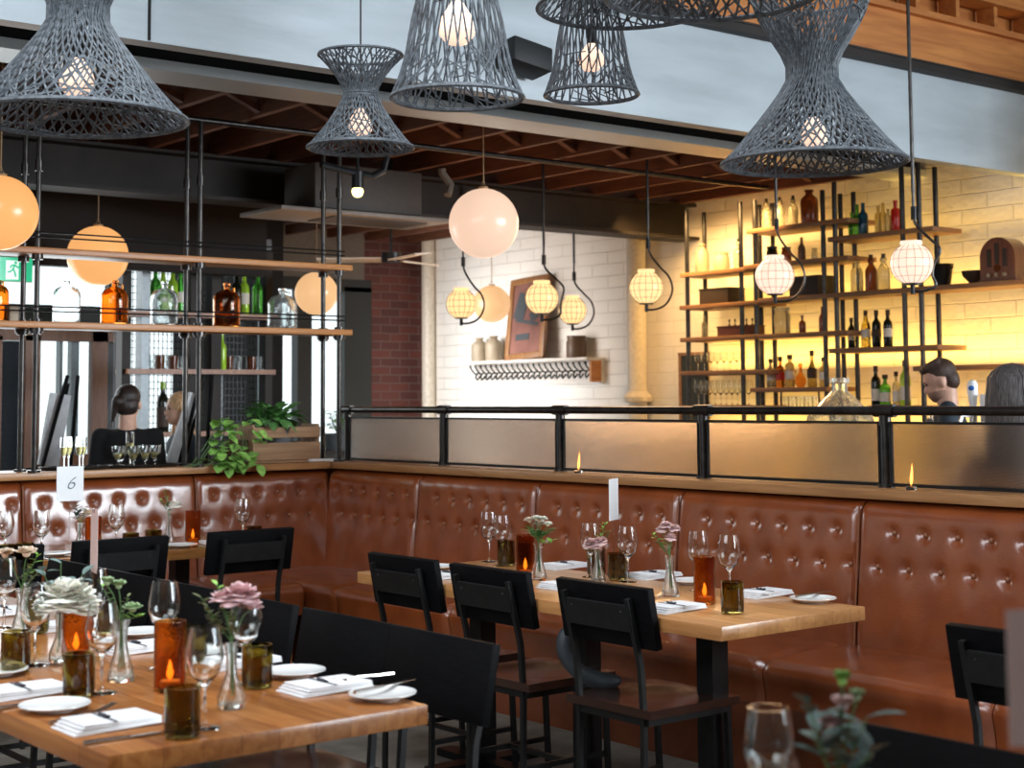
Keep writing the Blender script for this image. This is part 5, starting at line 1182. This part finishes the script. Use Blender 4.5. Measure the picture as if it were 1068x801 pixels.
# ------------------------------------------------------------------ people
def blob(name, prims, mat, parent, vox=.011, smooth=4):
    b = MB()
    for pr in prims:
        if pr[0] == 'e': b.ell(pr[1], pr[2], 16, Euler(pr[3]) if len(pr) > 3 else None)
        else:
            a, c, r0, r1 = pr[1:5]; b.cyl(a, c, r0, r1, 14); b.ell(a, (r0,)*3, 12); b.ell(c, (r1,)*3, 12)
    o = obj(name, b, mat, parent)
    m_ = o.modifiers.new('remesh', 'REMESH'); m_.mode = 'VOXEL'; m_.voxel_size = vox; m_.use_smooth_shade = True
    s_ = o.modifiers.new('smooth', 'SMOOTH'); s_.iterations = smooth; s_.factor = .6
    return o
def person(label, px, py_top, d, face, lean=0, head_tilt=0, head_turn=0, hair=None, top='shirt_black', beard=False, elbows=.24, sleeve='short', hands=(.26, .12, 1.02)):
    q = dep(px, py_top, d); Hh = q.z; k = Hh/1.70
    t = thing('person', label, 'person', (q.x, q.y, 0), face)
    S = lambda x, y, z: Vector((x*k, y*k, z*k))
    nk = S(0, 0, 1.44); hr = Euler((0, head_tilt, head_turn)); hc = S(.02, 0, 1.585)
    def hp(x, y, z): return hc+hr.to_matrix() @ Vector((x*k, y*k, z*k))
    fin = []
    for s in (-1, 1):
        w_ = S(hands[0], s*hands[1], hands[2]); f_ = Vector((.8, -s*.45, -.15)).normalized(); sd = Vector((0, 0, 1)).cross(f_).normalized()
        fin.append(('e', w_+f_*.05*k, (.048*k, .018*k, .038*k), (0, 0, math.atan2(f_.y, f_.x))))
        for i in range(4):
            base = w_+f_*.085*k+Vector((0, 0, (.028-.018*i)*k)); l_ = (.034, .04, .038, .03)[i]*k
            fin.append(('c', base, base+f_*l_, .0085*k, .008*k)); fin.append(('c', base+f_*l_, base+f_*(l_*1.6)+sd*s*.0-Vector((0, 0, .018*k)), .008*k, .0065*k))
        th = w_+f_*.02*k+Vector((0, 0, .03*k)); fin.append(('c', th, th+f_*.03*k+Vector((0, 0, .028*k)), .011*k, .009*k)); fin.append(('c', th+f_*.03*k+Vector((0, 0, .028*k)), th+f_*.058*k+Vector((0, 0, .034*k)), .009*k, .007*k))
    e3 = tuple(hr)
    prims = [('e', hp(-.005, 0, .03), (.098*k, .078*k, .090*k), e3), ('e', hp(.022, 0, -.035), (.072*k, .060*k, .075*k), e3), ('e', hp(.055, 0, -.082), (.030*k, .030*k, .026*k), e3),
             ('c', hp(.086, 0, .004), hp(.103, 0, -.027), .008*k, .0125*k), ('e', hp(.088, 0, -.062), (.012*k, .024*k, .010*k), e3), ('e', hp(.085, .0, .028), (.014*k, .05*k, .012*k), e3),
             ('e', hp(-.005, .079, -.012), (.020*k, .010*k, .032*k), e3), ('e', hp(-.005, -.079, -.012), (.020*k, .010*k, .032*k), e3),
             ('c', hp(-.02, 0, -.06), S(-.02, 0, 1.40), .055*k, .062*k), ('e', S(-.01, 0, 1.30), (.105*k, .165*k, .13*k)), ('e', S(0, 0, 1.12), (.10*k, .14*k, .18*k)), ('e', S(0, 0, .95), (.115*k, .165*k, .12*k))]
    cl = [('e', S(-.01, 0, 1.31), (.125*k, .180*k, .125*k)), ('e', S(0, 0, 1.12), (.120*k, .160*k, .20*k)), ('e', S(0, 0, .97), (.130*k, .180*k, .14*k))] + ([('c', S(-.015, -.06, 1.42), S(-.015, .06, 1.42), .055*k, .055*k)] if sleeve == 'long' else [])
    for s in (-1, 1):
        sh_ = S(-.01, s*.175, 1.37); el = S(-.03, s*elbows, 1.08); wr = S(hands[0], s*hands[1], hands[2])
        prims += [('c', sh_, el, .048*k, .038*k), ('c', el, wr, .037*k, .026*k), ('c', S(0, s*.09, .92), S(.01, s*.10, .50), .082*k, .055*k), ('c', S(.01, s*.10, .50), S(-.01, s*.10, .08), .053*k, .036*k), ('e', S(.05, s*.105, .035), (.12*k, .042*k, .034*k))]
        cl += [('c', sh_, sh_.lerp(el, .75 if sleeve == 'short' else 1), .062*k, .052*k), ('c', S(-.01, s*.10, 1.375), sh_, .045*k, .060*k)]
        if sleeve == 'long': cl += [('c', el, wr.lerp(el, .1), .050*k, .036*k)]
    blob('body', prims+fin, 'skin', t, .0085, 3)
    blob('shirt', cl, top, t, .012, 6)
    tr = [('e', S(0, 0, .93), (.130*k, .178*k, .10*k))]
    for s in (-1, 1): tr += [('c', S(0, s*.092, .90), S(.01, s*.10, .50), .096*k, .068*k), ('c', S(.01, s*.10, .50), S(-.01, s*.10, .10), .066*k, .050*k)]
    blob('trousers', tr, 'trouser_black', t, .013, 5)
    for s in (-1, 1):
        obj('shoe', MB().ell(S(.055, s*.105, .035), (.135*k, .05*k, .038*k), 16), 'trouser_black', t)
        obj('eye', MB().ell(hp(.083, s*.030, .008), (.008*k, .012*k, .007*k), 10), 'eye_dark', t)
        obj('eyebrow', MB().ell(hp(.093, s*.030, .027), (.006*k, .018*k, .004*k), 8, hr), 'beard' if beard else 'hair_brown', t)
    obj('mouth', MB().ell(hp(.094, 0, -.060), (.007*k, .020*k, .004*k), 8, hr), 'petal_pink', t)
    if beard: blob('beard', [('e', hp(.026, 0, -.058), (.0735*k, .0615*k, .050*k), e3), ('e', hp(.056, 0, -.084), (.0325*k, .032*k, .026*k), e3)], 'beard', t, .008, 2)
    if hair and 'loose' in label:
        sb_ = MB(); rr = random.Random(8)
        for i in range(170):
            a = rr.uniform(-2.5, 2.5)+math.pi; pts = []
            for j in range(7):
                u = j/6; ph = u*1.75; R_ = .118+.012*u
                pts.append(hp(-.02+math.cos(a)*R_*math.sin(min(ph, 1.57))*1.02, math.sin(a)*R_*math.sin(min(ph, 1.57))*.92, .045+.105*math.cos(min(ph, 1.57))-max(0, u-.75)*1.0+rr.uniform(-.004, .004)))
            sb_.tube(pts, [.006*k]*6+[.002*k], 4)
        obj('hair_strands', sb_, 'hair_grey', t)
    if hair: blob('hair', hair(hp, k, e3), HM[label[:8]], t, .0085, 2)
    return t
HM = {'woman in': 'hair_dark', 'blonde w': 'hair_blonde', 'bearded ': 'hair_brown', 'person w': 'hair_grey'}
def hair_bun(hp, k, e3):
    return [('e', hp(-.022, 0, .045), (.098*k, .086*k, .088*k), e3), ('e', hp(-.04, 0, -.015), (.075*k, .080*k, .07*k), e3), ('e', hp(-.115, .035, .015), (.045*k, .045*k, .045*k)), ('c', hp(-.12, .05, -.0), hp(-.12, .07, -.11), .030*k, .012*k), ('c', hp(-.03, 0, -.04), hp(-.035, 0, -.085), .05*k, .035*k)]
def hair_long(hp, k, e3):
    pr = [('e', hp(-.015, 0, .045), (.105*k, .092*k, .092*k), e3), ('e', hp(-.05, 0, -.05), (.075*k, .095*k, .13*k), e3)]
    for s in (-1, 1): pr += [('c', hp(-.01, s*.08, .0), hp(.02, s*.10, -.36), .028*k, .03*k), ('c', hp(-.05, s*.05, -.1), hp(-.07, s*.06, -.36), .05*k, .035*k)]
    return pr
def hair_shoulder(hp, k, e3):
    pr = [('e', hp(-.02, 0, .04), (.112*k, .098*k, .098*k), e3), ('e', hp(-.045, 0, -.06), (.095*k, .108*k, .14*k), e3)]
    for i in range(9):
        a = (i-4)*.23; pr.append(('c', hp(-.05-.04*math.cos(a), .10*math.sin(a)*1.1, .02), hp(-.06-.05*math.cos(a), .13*math.sin(a), -.22-.02*(i % 2)), .022*k, .014*k))
    return pr
def hair_short(hp, k, e3):
    pr = [('e', hp(-.020, 0, .052), (.094*k, .083*k, .084*k), e3), ('e', hp(-.055, 0, .0), (.058*k, .077*k, .075*k), e3), ('e', hp(.035, 0, .092), (.060*k, .058*k, .036*k), e3)]
    rr = random.Random(2)
    for i in range(14):
        y = rr.uniform(-.05, .05); pr.append(('c', hp(.062, y, .092+rr.uniform(-.008, .012)), hp(-.03, y*1.1, .125+rr.uniform(-.01, .01)), .012*k, .012*k))
    return pr
aw = math.atan2(.78, .6)
person('woman in a black top seen from behind, facing the mesh rack', 134, 403, 9.25, R(62), head_turn=R(-12), hair=hair_bun, elbows=.215)
person('blonde woman half hidden by the easel, facing left', 190, 411, 9.9, R(165), hair=hair_long, top='shirt_navy', head_turn=R(5))
person('bearded bartender in a dark navy shirt, head bowed to the left', 984, 377.5, 8.75, R(128), head_tilt=R(20), hair=hair_short, top='shirt_navy', beard=True, sleeve='long')
person('person with loose dark grey hair seen from behind at the right edge', 1057, 388, 6.45, R(35), hair=hair_shoulder, top='hair_grey', head_turn=R(-20))
